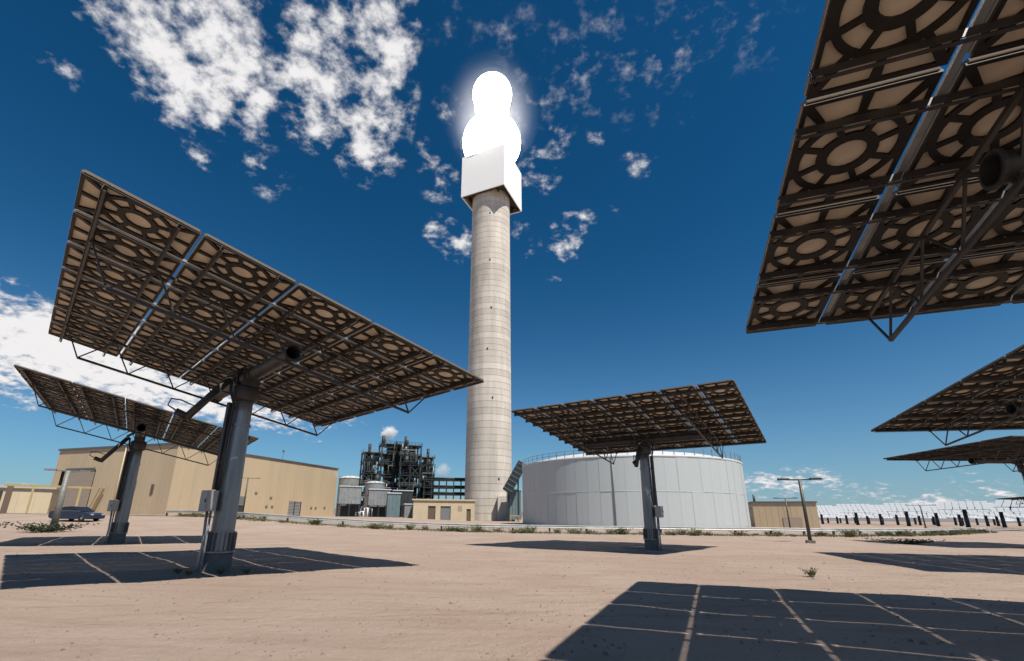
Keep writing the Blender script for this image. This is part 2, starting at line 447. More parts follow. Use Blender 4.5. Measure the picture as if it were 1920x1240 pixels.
def sand_material():
    m = bpy.data.materials.new('desert_sand')
    m.use_nodes = True
    nt = m.node_tree; L = nt.links.new
    b = nt.nodes['Principled BSDF']
    b.inputs['Roughness'].default_value = 0.95
    b.inputs['Specular IOR Level'].default_value = 0.15
    tc = nt.nodes.new('ShaderNodeTexCoord')
    def nz(scale, detail, rough=0.6, mp=None, dist=0.0):
        n = nt.nodes.new('ShaderNodeTexNoise')
        n.inputs['Scale'].default_value = scale; n.inputs['Detail'].default_value = detail
        n.inputs['Roughness'].default_value = rough; n.inputs['Distortion'].default_value = dist
        src = tc.outputs['Object']
        if mp:
            p = nt.nodes.new('ShaderNodeMapping')
            p.inputs['Rotation'].default_value = (0, 0, mp[0]); p.inputs['Scale'].default_value = (mp[1], mp[2], 1)
            L(src, p.inputs['Vector']); src = p.outputs[0]
        L(src, n.inputs['Vector'])
        return n.outputs['Fac']
    def rng(v, a, c, lo=0.0, hi=1.0):
        r = nt.nodes.new('ShaderNodeMapRange')
        r.inputs['From Min'].default_value = a; r.inputs['From Max'].default_value = c
        r.inputs['To Min'].default_value = lo; r.inputs['To Max'].default_value = hi
        L(v, r.inputs['Value']); return r.outputs[0]
    def mix(f, a, c, bl='MIX'):
        x = nt.nodes.new('ShaderNodeMixRGB'); x.blend_type = bl
        for i, v in ((0, f), (1, a), (2, c)):
            if isinstance(v, tuple): x.inputs[i].default_value = v
            elif isinstance(v, float): x.inputs[i].default_value = v
            else: L(v, x.inputs[i])
        return x.outputs[0]
    base = mix(rng(nz(0.22, 4), 0.35, 0.65), (0.366, 0.286, 0.232, 1), (0.324, 0.241, 0.190, 1))
    base = mix(rng(nz(0.9, 5, 0.65, (0.5, 0.35, 1.8), 0.6), 0.48, 0.72), base, (0.283, 0.207, 0.162, 1))
    base = mix(rng(nz(0.13, 3), 0.55, 0.75, 0, 0.7), base, (0.386, 0.310, 0.257, 1))
    base = mix(rng(nz(26, 4, 0.75), 0.58, 0.72, 0, 0.45), base, (0.166, 0.117, 0.084, 1))
    base = mix(rng(nz(75, 2, 0.7), 0.66, 0.74, 0, 0.6), base, (0.428, 0.359, 0.303, 1))
    base = mix(rng(nz(7, 6, 0.7), 0.52, 0.72, 0, 0.3), base, (0.248, 0.179, 0.137, 1))
    def mth(op, a, c=None, clamp=False):
        x = nt.nodes.new('ShaderNodeMath'); x.operation = op; x.use_clamp = clamp
        for i, v in ((0, a), (1, c)):
            if v is None: continue
            if isinstance(v, (int, float)): x.inputs[i].default_value = v
            else: L(v, x.inputs[i])
        return x.outputs[0]
    sx = nt.nodes.new('ShaderNodeSeparateXYZ'); L(tc.outputs['Object'], sx.inputs[0])
    rut = None
    for (yc, sl, amp, fr) in ((9.6, 0.10, 0.9, 0.11), (19.5, -0.06, 1.4, 0.07), (12.4, 0.02, 0.7, 0.14)):
        t = mth('SUBTRACT', sx.outputs[1], mth('ADD', mth('MULTIPLY', sx.outputs[0], sl), mth('MULTIPLY', mth('SINE', mth('MULTIPLY', sx.outputs[0], fr)), amp)))
        t = mth('ABSOLUTE', mth('SUBTRACT', mth('ABSOLUTE', mth('SUBTRACT', t, yc)), 0.82))
        w = mth('SUBTRACT', 1.0, mth('DIVIDE', t, 0.15), clamp=True)
        rut = w if rut is None else mth('MAXIMUM', rut, w)
    rut = mth('MULTIPLY', rut, rng(nz(1.1, 3), 0.42, 0.6))
    base = mix(mth('MULTIPLY', rut, 0.35), base, (0.26, 0.19, 0.145, 1))
    L(base, b.inputs['Base Color'])
    bp = nt.nodes.new('ShaderNodeBump'); bp.inputs['Strength'].default_value = 0.9; bp.inputs['Distance'].default_value = 0.07
    h = nt.nodes.new('ShaderNodeMath'); h.operation = 'ADD'
    L(rng(nz(5, 6, 0.65), 0, 1), h.inputs[0]); L(rng(nz(45, 4, 0.7), 0, 1, 0, 0.35), h.inputs[1])
    L(mth('SUBTRACT', h.outputs[0], mth('MULTIPLY', rut, 0.5)), bp.inputs['Height']); L(bp.outputs[0], b.inputs['Normal'])
    return m
M['sand'] = sand_material()
tag(g.build('ground', 'sand'), kind='structure')

# service road behind the guardrail
RAILPTS = [(-46, 70), (-36, 63.5), (-24, 57), (-12, 53.2), (4, 50.8), (18, 50.2), (28, 50.2), (36, 51.5), (44, 54.2), (52, 58.5), (60, 64), (70, 71.5), (82, 80)]
def catmull(pts, step=1.0):
    out = []
    P = [Vector((*p, 0)) for p in pts]
    P = [P[0] * 2 - P[1]] + P + [P[-1] * 2 - P[-2]]
    for i in range(1, len(P) - 2):
        a, b, c, d = P[i - 1:i + 3]
        n = max(2, int((c - b).length / step))
        for k in range(n):
            t = k / n
            out.append(0.5 * ((2 * b) + (c - a) * t + (2 * a - 5 * b + 4 * c - d) * t * t + (3 * b - a - 3 * c + d) * t ** 3))
    out.append(P[-2])
    return out
rp = catmull([(-140, 118), (-90, 92)] + RAILPTS + [(110, 100), (160, 140)], 2.0)
rd = MB()
for i, p in enumerate(rp):
    t = (rp[min(i + 1, len(rp) - 1)] - rp[max(i - 1, 0)]).normalized()
    nrm = Vector((-t.y, t.x, 0))
    for k in range(6):
        q = p + nrm * (1.4 + 7.0 * k / 5)
        rd.v.append((q.x, q.y, gz(q.x, q.y) + 0.06))
for i in range(len(rp) - 1):
    for k in range(5):
        a = i * 6 + k
        rd.face((a, a + 6, a + 7, a + 1), 0, True)
tag(rd.build('service_road', 'road'), kind='structure')

# distant hills along the horizon
hl = MB()
N_ = 260
for i in range(N_):
    az = -100 + 200 * i / (N_ - 1)
    D = 9000
    h = 90 + 150 * noise.noise(Vector((az * 0.11, 3, 0))) + 60 * noise.noise(Vector((az * 0.5, 7, 0))) + 25 * noise.noise(Vector((az * 1.9, 1, 0)))
    if az < -35:
        h += 330 * sstep((-39 - az) / 8)
    h = max(h, 20) 
    for r_, zz in ((D, -20), (D + 900, h), (D + 3500, -20)):
        p = pol(az, r_, zz); hl.v.append(tuple(p))
for i in range(N_ - 1):
    a = i * 3
    hl.face((a, a + 3, a + 4, a + 1), 0, True); hl.face((a + 1, a + 4, a + 5, a + 2), 0, True)
tag(hl.build('distant_hills', 'hill'), kind='structure')

# ------------------------------------------------------------------ solar tower
TX, TY = 0.75, 173.0
tz = gz(TX, TY)
tw = thing('solar_tower', 'tall pale concrete solar tower with white box and blazing receiver on top', 'tower', (TX, TY, tz))
LIFT = 2.46
nlift = 55
def tr(z):
    return 8.55 - 0.45 * z / 132
for i in range(nlift):
    z0 = i * LIFT; z1 = z0 + LIFT
    b = MB()
    r0, r1 = tr(z0), tr(z1)
    j = random.uniform(-0.012, 0.012)
    b.lathe([(r0 + j, z0 + 0.06), (r1 + j, z1 - 0.06)], 64)
    b.lathe([(r0 - 0.16, z0 + 0.06), (r0 + j, z0 + 0.06)], 64, smooth=False); b.lathe([(r1 + j, z1 - 0.06), (r1 - 0.16, z1 - 0.06)], 64, smooth=False)
    b.build('concrete_lift', 'concrete', tw)
b = MB(); b.lathe([(8.42, 0), (7.97, nlift * LIFT)], 64); b.build('core_wall', 'concrete', tw)
# base plinth block, doorway
b = MB(); b.box((6.2, -9.2, 4.0), (6.0, 4.0, 8.0)); b.build('base_annex', 'concrete', tw)
for az_, zz in ((-2, 100), (3, 79), (-6, 62), (8, 43), (-3, 122), (25, 14)):
    a = R(az_ - 90)
    b = MB()
    mt = Matrix.Rotation(a + math.pi / 2, 3, 'Z')
    b.box((tr(zz) * math.cos(a), tr(zz) * math.sin(a), zz), (0.55, 0.24, 0.75), mt)
    b.build('vent', 'dooropen', tw)
# white equipment box, its steel underside and the receiver
bx = Matrix.Rotation(math.atan2(-8.0, 16.8) , 4, 'Z')
BOXC = Matrix.Translation((0.4, 0, 0)) @ bx
b = MB()
for (c, s_) in (((0, -9.8, 142.3), (20, 0.4, 20.4)), ((0, 9.8, 142.3), (20, 0.4, 20.4)), ((-9.8, 0, 142.3), (0.4, 19.2, 20.4)), ((9.8, 0, 142.3), (0.4, 19.2, 20.4))):
    b = MB(); b.box(c, s_); b.build('box_wall', 'white', tw, BOXC)
b = MB(); b.box((0, 0, 152.3), (19.1, 19.1, 0.3)); b.build('box_roof', 'white', tw, BOXC)
b = MB(); b.box((0, 0, 134.4), (19.1, 19.1, 0.3)); so = b.build('box_floor', 'soffit', tw, BOXC)
for k in range(7):
    b = MB(); b.box((-8.4 + k * 2.8, 0, 133.4), (0.4, 19.0, 1.2)); b.build('floor_beam', 'soffit', tw, BOXC)
for k in (-1, 1):
    b = MB(); b.box((0, k * 8.9, 132.6), (19.0, 0.6, 0.9)); b.build('floor_beam', 'soffit', tw, BOXC)
def arc(r, cz, a0, a1, n, c0=0.0):
    return [(max(0.001, c0 + r * math.cos(R(a0 + (a1 - a0) * i / n))), cz + r * math.sin(R(a0 + (a1 - a0) * i / n))) for i in range(n + 1)]
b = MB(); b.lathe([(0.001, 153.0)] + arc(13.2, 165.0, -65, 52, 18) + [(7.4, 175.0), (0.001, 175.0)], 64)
b.build('lower_glare_bulb', 'glow2', tw)  # added bulb in the shape of the glare, not a built part
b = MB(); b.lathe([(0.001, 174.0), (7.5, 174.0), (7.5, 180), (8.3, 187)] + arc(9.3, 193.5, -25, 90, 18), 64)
b.build('receiver', 'glow', tw)  # domed top and neck follow the glare outline

# added scattering volume that imitates lens bloom around the receiver
def glow_halo():
    bb = MB(); bb.lathe([(0.001, -1)] + [(math.cos(R(t)), math.sin(R(t))) for t in range(-80, 90, 10)] + [(0.001, 1)], 28)
    me = bb.mesh('receiver_halo', 'white')
    m = bpy.data.materials.new('halo_scatter'); m.use_nodes = True
    nt = m.node_tree; nt.nodes.clear(); L = nt.links.new
    out = nt.nodes.new('ShaderNodeOutputMaterial'); pv = nt.nodes.new('ShaderNodeVolumePrincipled')
    pv.inputs['Color'].default_value = (1, 1, 1, 1)
    tcn = nt.nodes.new('ShaderNodeTexCoord')
    ln = nt.nodes.new('ShaderNodeVectorMath'); ln.operation = 'LENGTH'; L(tcn.outputs['Object'], ln.inputs[0])
    r = nt.nodes.new('ShaderNodeMapRange'); r.interpolation_type = 'SMOOTHERSTEP'
    r.inputs['From Min'].default_value = 0.30; r.inputs['From Max'].default_value = 0.98
    r.inputs['To Min'].default_value = 1.0; r.inputs['To Max'].default_value = 0.0
    L(ln.outputs['Value'], r.inputs['Value'])
    pw = nt.nodes.new('ShaderNodeMath'); pw.operation = 'POWER'; pw.inputs[1].default_value = 1.7; L(r.outputs[0], pw.inputs[0])
    ml = nt.nodes.new('ShaderNodeMath'); ml.operation = 'MULTIPLY'; ml.inputs[1].default_value = 0.005; L(pw.outputs[0], ml.inputs[0])
    L(ml.outputs[0], pv.inputs['Density']); L(pv.outputs[0], out.inputs['Volume'])
    me.materials.clear(); me.materials.append(m)
    o = link('receiver_halo', me); o.location = (TX, TY, 182); o.scale = (28, 28, 36)
    tag(o, 'added glow halo imitating lens bloom around the receiver at the tower top', 'haze', kind='stuff')
glow_halo()

# ------------------------------------------------------------------ heliostats
PU, PV = 1.6114, 2.072
FW, FH = 1.44, 2.02
HP, OFF = 5.765, 0.846
def facet_mesh():
    b = MB()
    c = 0.05
    x, y = FW / 2, FH / 2
    poly = [(-x + c, -y), (x - c, -y), (x, -y + c), (x, y - c), (x - c, y), (-x + c, y), (-x, y - c), (-x, -y + c)]
    n = len(b.v)
    for px, py in poly: b.v.append((px, py, -0.050))
    for px, py in poly: b.v.append((px, py, 0.0))
    b.face(tuple(range(n, n + 8))[::-1], 0)
    b.face(tuple(range(n + 8, n + 16)), 1)
    for i in range(8):
        j = (i + 1) % 8
        b.face((n + i, n + j, n + 8 + j, n + 8 + i), 2)
    return b.mesh('mirror_facet', ['tan', 'mirror', 'flange'])

def rib_mesh():
    """pressed steel back plate: a frame with a hub ring, eight petals and outer windows cut out"""
    X, Y = FW / 2 - 0.015, FH / 2 - 0.015
    fx, fy = X - 0.055, Y - 0.055
    holes = []
    c = [(0.235 * math.cos(2 * math.pi * k / 18), 0.235 * math.sin(2 * math.pi * k / 18)) for k in range(18)]
    holes.append(c)
    r0, r1, sp = 0.365, 0.575, 0.04
    for k in range(8):
        a0 = R(22.5 + 45 * k); a1 = a0 + R(45)
        d0 = sp / r0; d1 = sp / r1
        inner = [(r0 * math.cos(a0 + d0 + (a1 - a0 - 2 * d0) * i / 3), r0 * math.sin(a0 + d0 + (a1 - a0 - 2 * d0) * i / 3)) for i in range(4)]
        outer = [(r1 * math.cos(a0 + d1 + (a1 - a0 - 2 * d1) * i / 4), r1 * math.sin(a0 + d1 + (a1 - a0 - 2 * d1) * i / 4)) for i in range(5)]
        holes.append(inner + outer[::-1])
    # windows between the outer ring and the frame, split by spokes
    ro = 0.665
    def wall(a):
        ca, sa = math.cos(a), math.sin(a)
        t = min(fx / abs(ca) if abs(ca) > 1e-6 else 1e9, fy / abs(sa) if abs(sa) > 1e-6 else 1e9)
        return t
    ca0 = math.atan2(fy, fx)
    spokes = [R(90) - 0.0, ca0, -ca0, R(-90), math.pi - ca0, math.pi + ca0]
    segs = [(ca0, R(90)), (R(90), math.pi - ca0), (math.pi + ca0, R(270)), (R(270), 2 * math.pi - ca0)]
    for s0, s1 in segs:
        d = 0.04
        inner = []; 
        a0 = s0 + d / ro; a1 = s1 - d / ro
        for i in range(4):
            a = a0 + (a1 - a0) * i / 3; inner.append((ro * math.cos(a), ro * math.sin(a)))
        L0 = wall(s0); L1 = wall(s1)
        a0 = s0 + 0.055 / L0; a1 = s1 - 0.055 / L1
        outer = []
        for a in (a0, a1):
            t = wall(a); outer.append((t * math.cos(a), t * math.sin(a)))
        holes.append(inner + outer[::-1])
    for s0, s1 in ((-ca0, ca0), (math.pi - ca0, math.pi + ca0)):
        # side windows: two slim corner triangles
        for q in (0, 1):
            lo = R(24); 
            if q == 0: a0, a1 = s0 + 0.05, s0 + (s1 - s0) / 2 - lo
            else: a0, a1 = s0 + (s1 - s0) / 2 + lo, s1 - 0.05
            inner = [(ro * math.cos(a0 + (a1 - a0) * i / 3), ro * math.sin(a0 + (a1 - a0) * i / 3)) for i in range(4)]
            outer = []
            for a in (a0, a1):
                t = wall(a)
                t = max(t, ro + 0.02)
                outer.append((t * math.cos(a), t * math.sin(a)))
            okp = all(abs(p[0]) < X - 0.02 and abs(p[1]) < Y - 0.02 for p in inner + outer)
            if okp:
                holes.append(inner + outer[::-1])
    bm = bmesh.new()
    edges = []
    ZP = -0.092
    loops = [[(-X, -Y), (X, -Y), (X, Y), (-X, Y)]] + holes
    for lp in loops:
        vs = [bm.verts.new((p[0], p[1], ZP)) for p in lp]
        for i in range(len(vs)):
            edges.append(bm.edges.new((vs[i], vs[(i + 1) % len(vs)])))
    bmesh.ops.triangle_fill(bm, use_beauty=True, use_dissolve=False, edges=edges)
    for f in bm.faces:
        if f.normal.z > 0: f.normal_flip()
    # flanges of each opening and of the rim run up to the mirror back
    for lp in loops:
        k = len(lp)
        lo = [bm.verts.new((p[0], p[1], ZP)) for p in lp]
        hi = [bm.verts.new((p[0], p[1], -0.052)) for p in lp]
        for i in range(k):
            j = (i + 1) % k
            bm.faces.new((lo[i], lo[j], hi[j], hi[i]))
    bmesh.ops.remove_doubles(bm, verts=bm.verts, dist=1e-5)
    me = bpy.data.meshes.new('rib_frame')
    bm.to_mesh(me); bm.free()
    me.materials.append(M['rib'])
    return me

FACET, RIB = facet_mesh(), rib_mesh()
# shared part meshes
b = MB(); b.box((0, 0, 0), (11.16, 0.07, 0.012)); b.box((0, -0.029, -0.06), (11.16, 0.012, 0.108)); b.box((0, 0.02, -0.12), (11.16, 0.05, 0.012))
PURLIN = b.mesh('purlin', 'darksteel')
b = MB(); b.box((0, 0, 0), (0.085, 10.2, 0.01)); b.box((-0.037, 0, 0.028), (0.01, 10.2, 0.045)); b.box((0.037, 0, 0.028), (0.01, 10.2, 0.045))
STRIP = b.mesh('column_channel', 'galv')
def truss_mesh():
    b = MB()
    zt, zb, yl, yb = 0.60, -0.27, 4.75, 4.1
    n = 6
    b.box((0, 0, zt), (0.065, 2 * yl, 0.065))
    b.box((0, 0, zb), (0.065, 2 * yb, 0.065))
    for i in range(n):
        y0 = -yb + 2 * yb * i / n; y1 = -yb + 2 * yb * (i + 1) / n; ym = (y0 + y1) / 2
        b.bar((0, y0, zb), (0, ym, zt), 0.036); b.bar((0, ym, zt), (0, y1, zb), 0.036)
    b.bar((0, -yb, zb), (0, -yl + 0.05, zt), 0.036); b.bar((0, yb, zb), (0, yl - 0.05, zt), 0.036)
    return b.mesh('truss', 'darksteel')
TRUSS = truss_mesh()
b = MB(); b.bar((0, 0, 0.585), (0, 0, -0.36), 0.04)
b = MB()
NT = 20
b.tube([(-3.5, 0, 0), (3.5, 0, 0)], 0.20, NT, caps=False)
b.tube([(3.5, 0, 0), (-3.5, 0, 0)], 0.185, NT, caps=False)
TUBE = b.mesh('torque_tube', 'tubepaint')
b = MB(); b.lathe([(0.185, -0.02), (0.25, -0.02), (0.25, 0.02), (0.185, 0.02)], 20, smooth=False)
FLANGE = b.mesh('tube_flange', 'tubepaint')
# pole pieces
b = MB(); b.lathe([(0.315, 0.5), (0.305, 2.0), (0.262, 4.6), (0.255, HP - 0.75), (0.0, HP - 0.75)], 28)
POLE = b.mesh('pole', 'pole')
b = MB(); b.lathe([(0.0, 0.5), (0.36, 0.5), (0.365, -0.4)], 28)
FOOT = b.mesh('foundation_sleeve', 'concrete2')
b = MB(); b.lathe([(0.32, 0.50), (0.42, 0.50), (0.42, 0.54), (0.32, 0.54)], 28, smooth=False)
BASERING = b.mesh('base_flange', 'pole')
b = MB(); b.lathe([(0.32, 1.05), (0.365, 1.05), (0.365, 1.08), (0.32, 1.08)], 28, smooth=False)
TOPRING = b.mesh('collar_ring', 'pole')
b = MB(); b.box((0.355, 0, 0.80), (0.08, 0.014, 0.49))
GUSSET = b.mesh('gusset', 'pole')
b = MB(); b.lathe([(0.0, HP - 0.30), (0.34, HP - 0.30), (0.38, HP - 0.38), (0.38, HP - 0.72), (0.33, HP - 0.80), (0.0, HP - 0.80)], 28)
DRIVE = b.mesh('azimuth_drive', 'darksteel')
b = MB(); b.box((-0.33, 0, HP - 0.05), (0.07, 0.5, 0.56)); b.box((0.33, 0, HP - 0.05), (0.07, 0.5, 0.56)); b.box((0, 0, HP - 0.31), (0.72, 0.44, 0.06))
YOKE = b.mesh('yoke', 'darksteel')
b = MB(); b.tube([(0, -0.5, HP - 0.1), (0, -1.5, HP - 1.55)], 0.11, 14); b.tube([(0, -0.1, HP + 0.32), (0, -0.6, HP - 0.08)], 0.065, 10)
ACT = b.mesh('elevation_actuator', 'darksteel')
b = MB(); b.tube([(0, -1.46, HP - 1.50), (0, -1.78, HP - 1.38)], 0.10, 12)
ACTM = b.mesh('actuator_motor', 'black')
b = MB(); b.tube([(0.05, -1.75, HP - 1.38), (0.06, -2.0, HP - 1.25), (0.06, -1.95, HP - 1.05), (0.05, -1.7, HP - 1.05), (0.14, -1.3, HP - 1.2), (0.14, -0.75, HP - 0.6), (0, -0.45, HP - 0.6)], 0.022, 6)
ACTC = b.mesh('motor_cable', 'black')
def boxm():
    b = MB(); b.box((0, -0.55, 1.92), (0.46, 0.26, 0.58))
    return b.mesh('control_box', 'boxgrey')
CBOX = boxm()
b = MB(); b.box((0, -0.69, 1.92), (0.39, 0.02, 0.50)); CDOOR = b.mesh('box_door', 'boxgrey')
b = MB(); b.box((0.15, -0.71, 1.92), (0.035, 0.025, 0.10)); CLATCH = b.mesh('latch', 'black')
b = MB(); b.box((0, -0.37, 1.92), (0.26, 0.10, 0.45)); CBRK = b.mesh('box_bracket', 'darksteel')
b = MB(); b.box((-0.02, -0.41, 3.55), (0.14, 0.14, 2.62)); TRAY = b.mesh('cable_tray', 'darksteel')
b = MB(); b.tube([(0.14, -0.42, 2.2), (0.14, -0.40, 3.6), (0.13, -0.37, HP - 0.95), (0.05, -0.5, HP - 0.55), (0.0, -0.5, HP - 0.2)], 0.045, 8)
CABLE = b.mesh('thick_cable', 'black')
b = MB(); b.tube([(-0.13, -0.48, 1.64), (-0.13, -0.44, 0.7), (-0.15, -0.46, 0.2), (-0.20, -0.5, -0.2)], 0.04, 8)
b.tube([(0.06, -0.46, 1.64), (0.06, -0.455, 0.62), (0.06, -0.47, -0.2)], 0.032, 8)
CONDUIT = b.mesh('conduit', 'galv')
b = MB(); b.lathe([(0.28, -0.03), (0.305, -0.03), (0.305, 0.03), (0.28, 0.03)], 24, smooth=False, c=(0, 0, 4.2)); STRAP = b.mesh('pole_strap', 'pole')

def heliostat(x, y, az, el, boxdir, label):
    """boxdir: world bearing (deg) the control box faces"""
    az = R(az)
    root = thing('heliostat', label, 'heliostat', (x, y, gz(x, y) * 0 + 0.0), -az, 'heliostats around the tower')
    P = T((0, 0, HP)) @ Matrix.Rotation(-(math.pi / 2 - R(el)), 4, 'X')
    for r in range(5):
        for c in range(7):
            jit = Matrix.Rotation(random.uniform(-0.004, 0.004), 4, 'X') @ Matrix.Rotation(random.uniform(-0.004, 0.004), 4, 'Y')
            f = link('mirror_facet', FACET, root, P @ T(((c - 3) * PU, (r - 2) * PV, OFF)) @ jit)
            link('rib_frame', RIB, f)
    for r in range(5):
        for s in (-0.62, 0.62):
            link('purlin', PURLIN, root, P @ T((0, (r - 2) * PV + s, OFF - 0.10)))
    for c in range(6):
        link('column_channel', STRIP, root, P @ T(((c - 2.5) * PU, 0, OFF - 0.075)))
    for sx in (-1, 1):
        link('truss', TRUSS, root, P @ T((sx * 3.3, 0, 0)))
    tb = link('torque_tube', TUBE, root, P)
    for sx in (-3.47, -0.62, 0.62, 3.47):
        link('tube_flange', FLANGE, tb, T((sx, 0, 0)) @ Matrix.Rotation(math.pi / 2, 4, 'Y'))
    po = link('pole', POLE, root)
    link('foundation_sleeve', FOOT, root)
    link('base_flange', BASERING, po); link('collar_ring', TOPRING, po); link('pole_strap', STRAP, po)
    for k in range(16):
        link('gusset', GUSSET, po, Matrix.Rotation(2 * math.pi * k / 16, 4, 'Z'))
    link('azimuth_drive', DRIVE, root); link('yoke', YOKE, root)
    a = link('elevation_actuator', ACT, root); link('actuator_motor', ACTM, a); link('motor_cable', ACTC, a)
    # local -Y faces bearing (az+180); turn about the pole so that it faces boxdir
    Q = Matrix.Rotation(-(R(boxdir) - az - math.pi), 4, 'Z')
    cb = link('control_box', CBOX, root, Q)
    link('box_door', CDOOR, cb); link('latch', CLATCH, cb); link('box_bracket', CBRK, cb)
    link('cable_tray', TRAY, root, Q); link('thick_cable', CABLE, root, Q); link('conduit', CONDUIT, root, Q)
    return root

heliostat(-7.70, 14.38, 45.7, 79.8, 215, 'large heliostat seen from below on the left, tilted mirror array above thick grey pole')
heliostat(-19.80, 26.51, 53.9, 78.0, 205, 'heliostat behind the large left one, standing in front of the beige hall beside the car')
heliostat(8.77, 26.03, 35.7, 83.1, 130, 'heliostat standing in front of the silver storage tank')
heliostat(9.51, 3.53, 21.0, 82.4, 150, 'nearest heliostat overhead, its patterned underside filling the upper right corner')
heliostat(23.61, 16.78, 11.0, 82.3, 150, 'heliostat at the right edge, upper of the two flat dark arrays there')
heliostat(37.96, 33.13, 2.6, 89.1, 170, 'heliostat at the right edge, lower and farther of the two flat arrays')

# far heliostats of the field
b = MB()
for r in range(5):
    for c in range(7):
        b.box(((c - 3) * PU, (r - 2) * PV, OFF), (FW, FH, 0.05))
for f in range(len(b.f)):
    b.m[f] = 0
FARP = None
def far_panel():
    b = MB()
    for r in range(5):
        for c in range(7):
            n = len(b.f)
            b.box(((c - 3) * PU, (r - 2) * PV, OFF), (FW, FH, 0.06))
            b.m[n] = 1; b.m[n + 1] = 0
            for k in range(2, 6): b.m[n + k] = 1
    return b.mesh('mirror_panel', ['farmirror', 'rib'])
FARP = far_panel()
b = MB()
for sx in (-2.75, 2.75):
    b.box((sx, 0, 0.6), (0.1, 9.4, 0.1)); b.box((sx, 0, -0.3), (0.1, 8.0, 0.1))
    for k in range(6):
        y0 = -4 + k * 8 / 6
        b.bar((sx, y0, -0.3), (sx, y0 + 4 / 6, 0.6), 0.06); b.bar((sx, y0 + 4 / 6, 0.6), (sx, y0 + 8 / 6, -0.3), 0.06)
b.tube([(-3, 0, 0), (3, 0, 0)], 0.32, 10)
for k in range(10):
    b.box((0, -4.7 + k * 1.04, 0.72), (11.0, 0.08, 0.1))
FART = b.mesh('truss_frame', 'darksteel')
b = MB(); b.lathe([(0.62, -0.5), (0.55, 0.8), (0.5, HP - 0.5), (0.0, HP - 0.3)], 12); FARPOLE = b.mesh('pole', 'plantdark')
TARGET = Vector((TX, TY, 190))
def far_heliostat(x, y, label, group=None, az=None, el=None):
    z = gz(x, y)
    p = Vector((x, y, z + HP))
    if az is None:
        n = (SUN + (TARGET - p).normalized()).normalized()
        az = math.atan2(n.x, n.y); el = math.asin(n.z)
    else:
        az = R(az); el = R(el)
    root = thing('heliostat', label, 'heliostat', (x, y, z), -az, group)
    P = T((0, 0, HP)) @ Matrix.Rotation(-(math.pi / 2 - el), 4, 'X')
    link('mirror_panel', FARP, root, P); link('truss_frame', FART, root, P); link('pole', FARPOLE, root)
    return root
rnd = random.Random(11)
cnt = 0
for ring in range(9):
    Rr = 150 + ring * 22
    n = int(2 * math.pi * Rr / 24)
    for k in range(n):
        a = 2 * math.pi * (k + 0.5 * (ring % 2)) / n
        x = TX + Rr * math.cos(a) + rnd.uniform(-2, 2); y = TY + Rr * math.sin(a) + rnd.uniform(-2, 2)
        azc = math.degrees(math.atan2(x, y)); D = math.hypot(x, y)
        if 34.6 < azc < 48.5 and 150 < D < 430 and y > 60:
            far_heliostat(x, y, 'far heliostat in the field at the right behind the guardrail', 'far heliostats at the right'); cnt += 1
p = pol(49.6, 150)
far_heliostat(p.x, p.y, 'distant heliostat whose thin array tip just enters at the right edge above the field', None, 5, 88)
print('far heliostats', cnt)

# ------------------------------------------------------------------ storage tank
tc_ = pol(16.45, 102)
tkz = gz(tc_.x, tc_.y) - 0.05
tk = thing('storage_tank', 'big silver round storage tank with railing behind the middle heliostat', 'tank', (tc_.x, tc_.y, tkz))
RT, HT = 21.4, 11.4
b = MB(); b.lathe([(RT - 0.06, 0), (RT - 0.06, HT)], 120); b.build('shell', 'silver', tk)
NP_ = 64
for course in range(2):
    z0, z1 = (0.25, HT / 2) if course == 0 else (HT / 2 + 0.02, HT)
    b = MB()
    da = 2 * math.pi / NP_
    g0 = 0.010 / RT
    b.lathe([(RT, z0), (RT, z1)], 3, a0=g0, a1=da - g0)
    me = b.mesh('cladding_panel', 'silver')
    for k in range(NP_):
        link('cladding_panel', me, tk, Matrix.Rotation(da * (k + 0.5 * course * 0), 4, 'Z') @ Matrix.Scale(1 + random.uniform(-0.0012, 0.0008), 4))
b = MB(); b.lathe([(RT + 0.35, 0), (RT + 0.35, 0.3), (RT - 0.2, 0.3)], 96, smooth=False); b.build('foundation_ring', 'concrete2', tk)
b = MB(); b.lathe([(RT + 0.06, HT - 0.2), (RT + 0.12, HT), (RT + 0.05, HT + 0.12), (17, HT + 1.25), (10, HT + 2.4), (0.001, HT + 3.0)], 96); b.build('roof', 'silver2', tk)
b = MB(); b.lathe([(RT + 0.02, HT * 0.5 - 0.04), (RT + 0.05, HT * 0.5), (RT + 0.02, HT * 0.5 + 0.04)], 96); b.build('band', 'silver2', tk)
post = MB(); post.box((RT - 0.1, 0, HT + 0.7), (0.11, 0.11, 1.25)); pm = post.mesh('rail_post', 'galv')
for k in range(72):
    link('rail_post', pm, tk, Matrix.Rotation(2 * math.pi * k / 72, 4, 'Z'))
for zz in (0.75, 1.28):
    b = MB(); b.lathe([(RT - 0.13, HT + zz - 0.03), (RT - 0.07, HT + zz - 0.03), (RT - 0.07, HT + zz + 0.03), (RT - 0.13, HT + zz + 0.03)], 96, smooth=False); b.build('handrail', 'galv', tk)
for a_ in (-112,):
    a = R(a_); b = MB(); b.tube([((RT + 0.14) * math.cos(a), (RT + 0.14) * math.sin(a), 0.3), ((RT + 0.14) * math.cos(a), (RT + 0.14) * math.sin(a), HT + 0.4)], 0.08, 8); b.build('downpipe', 'vessel', tk)

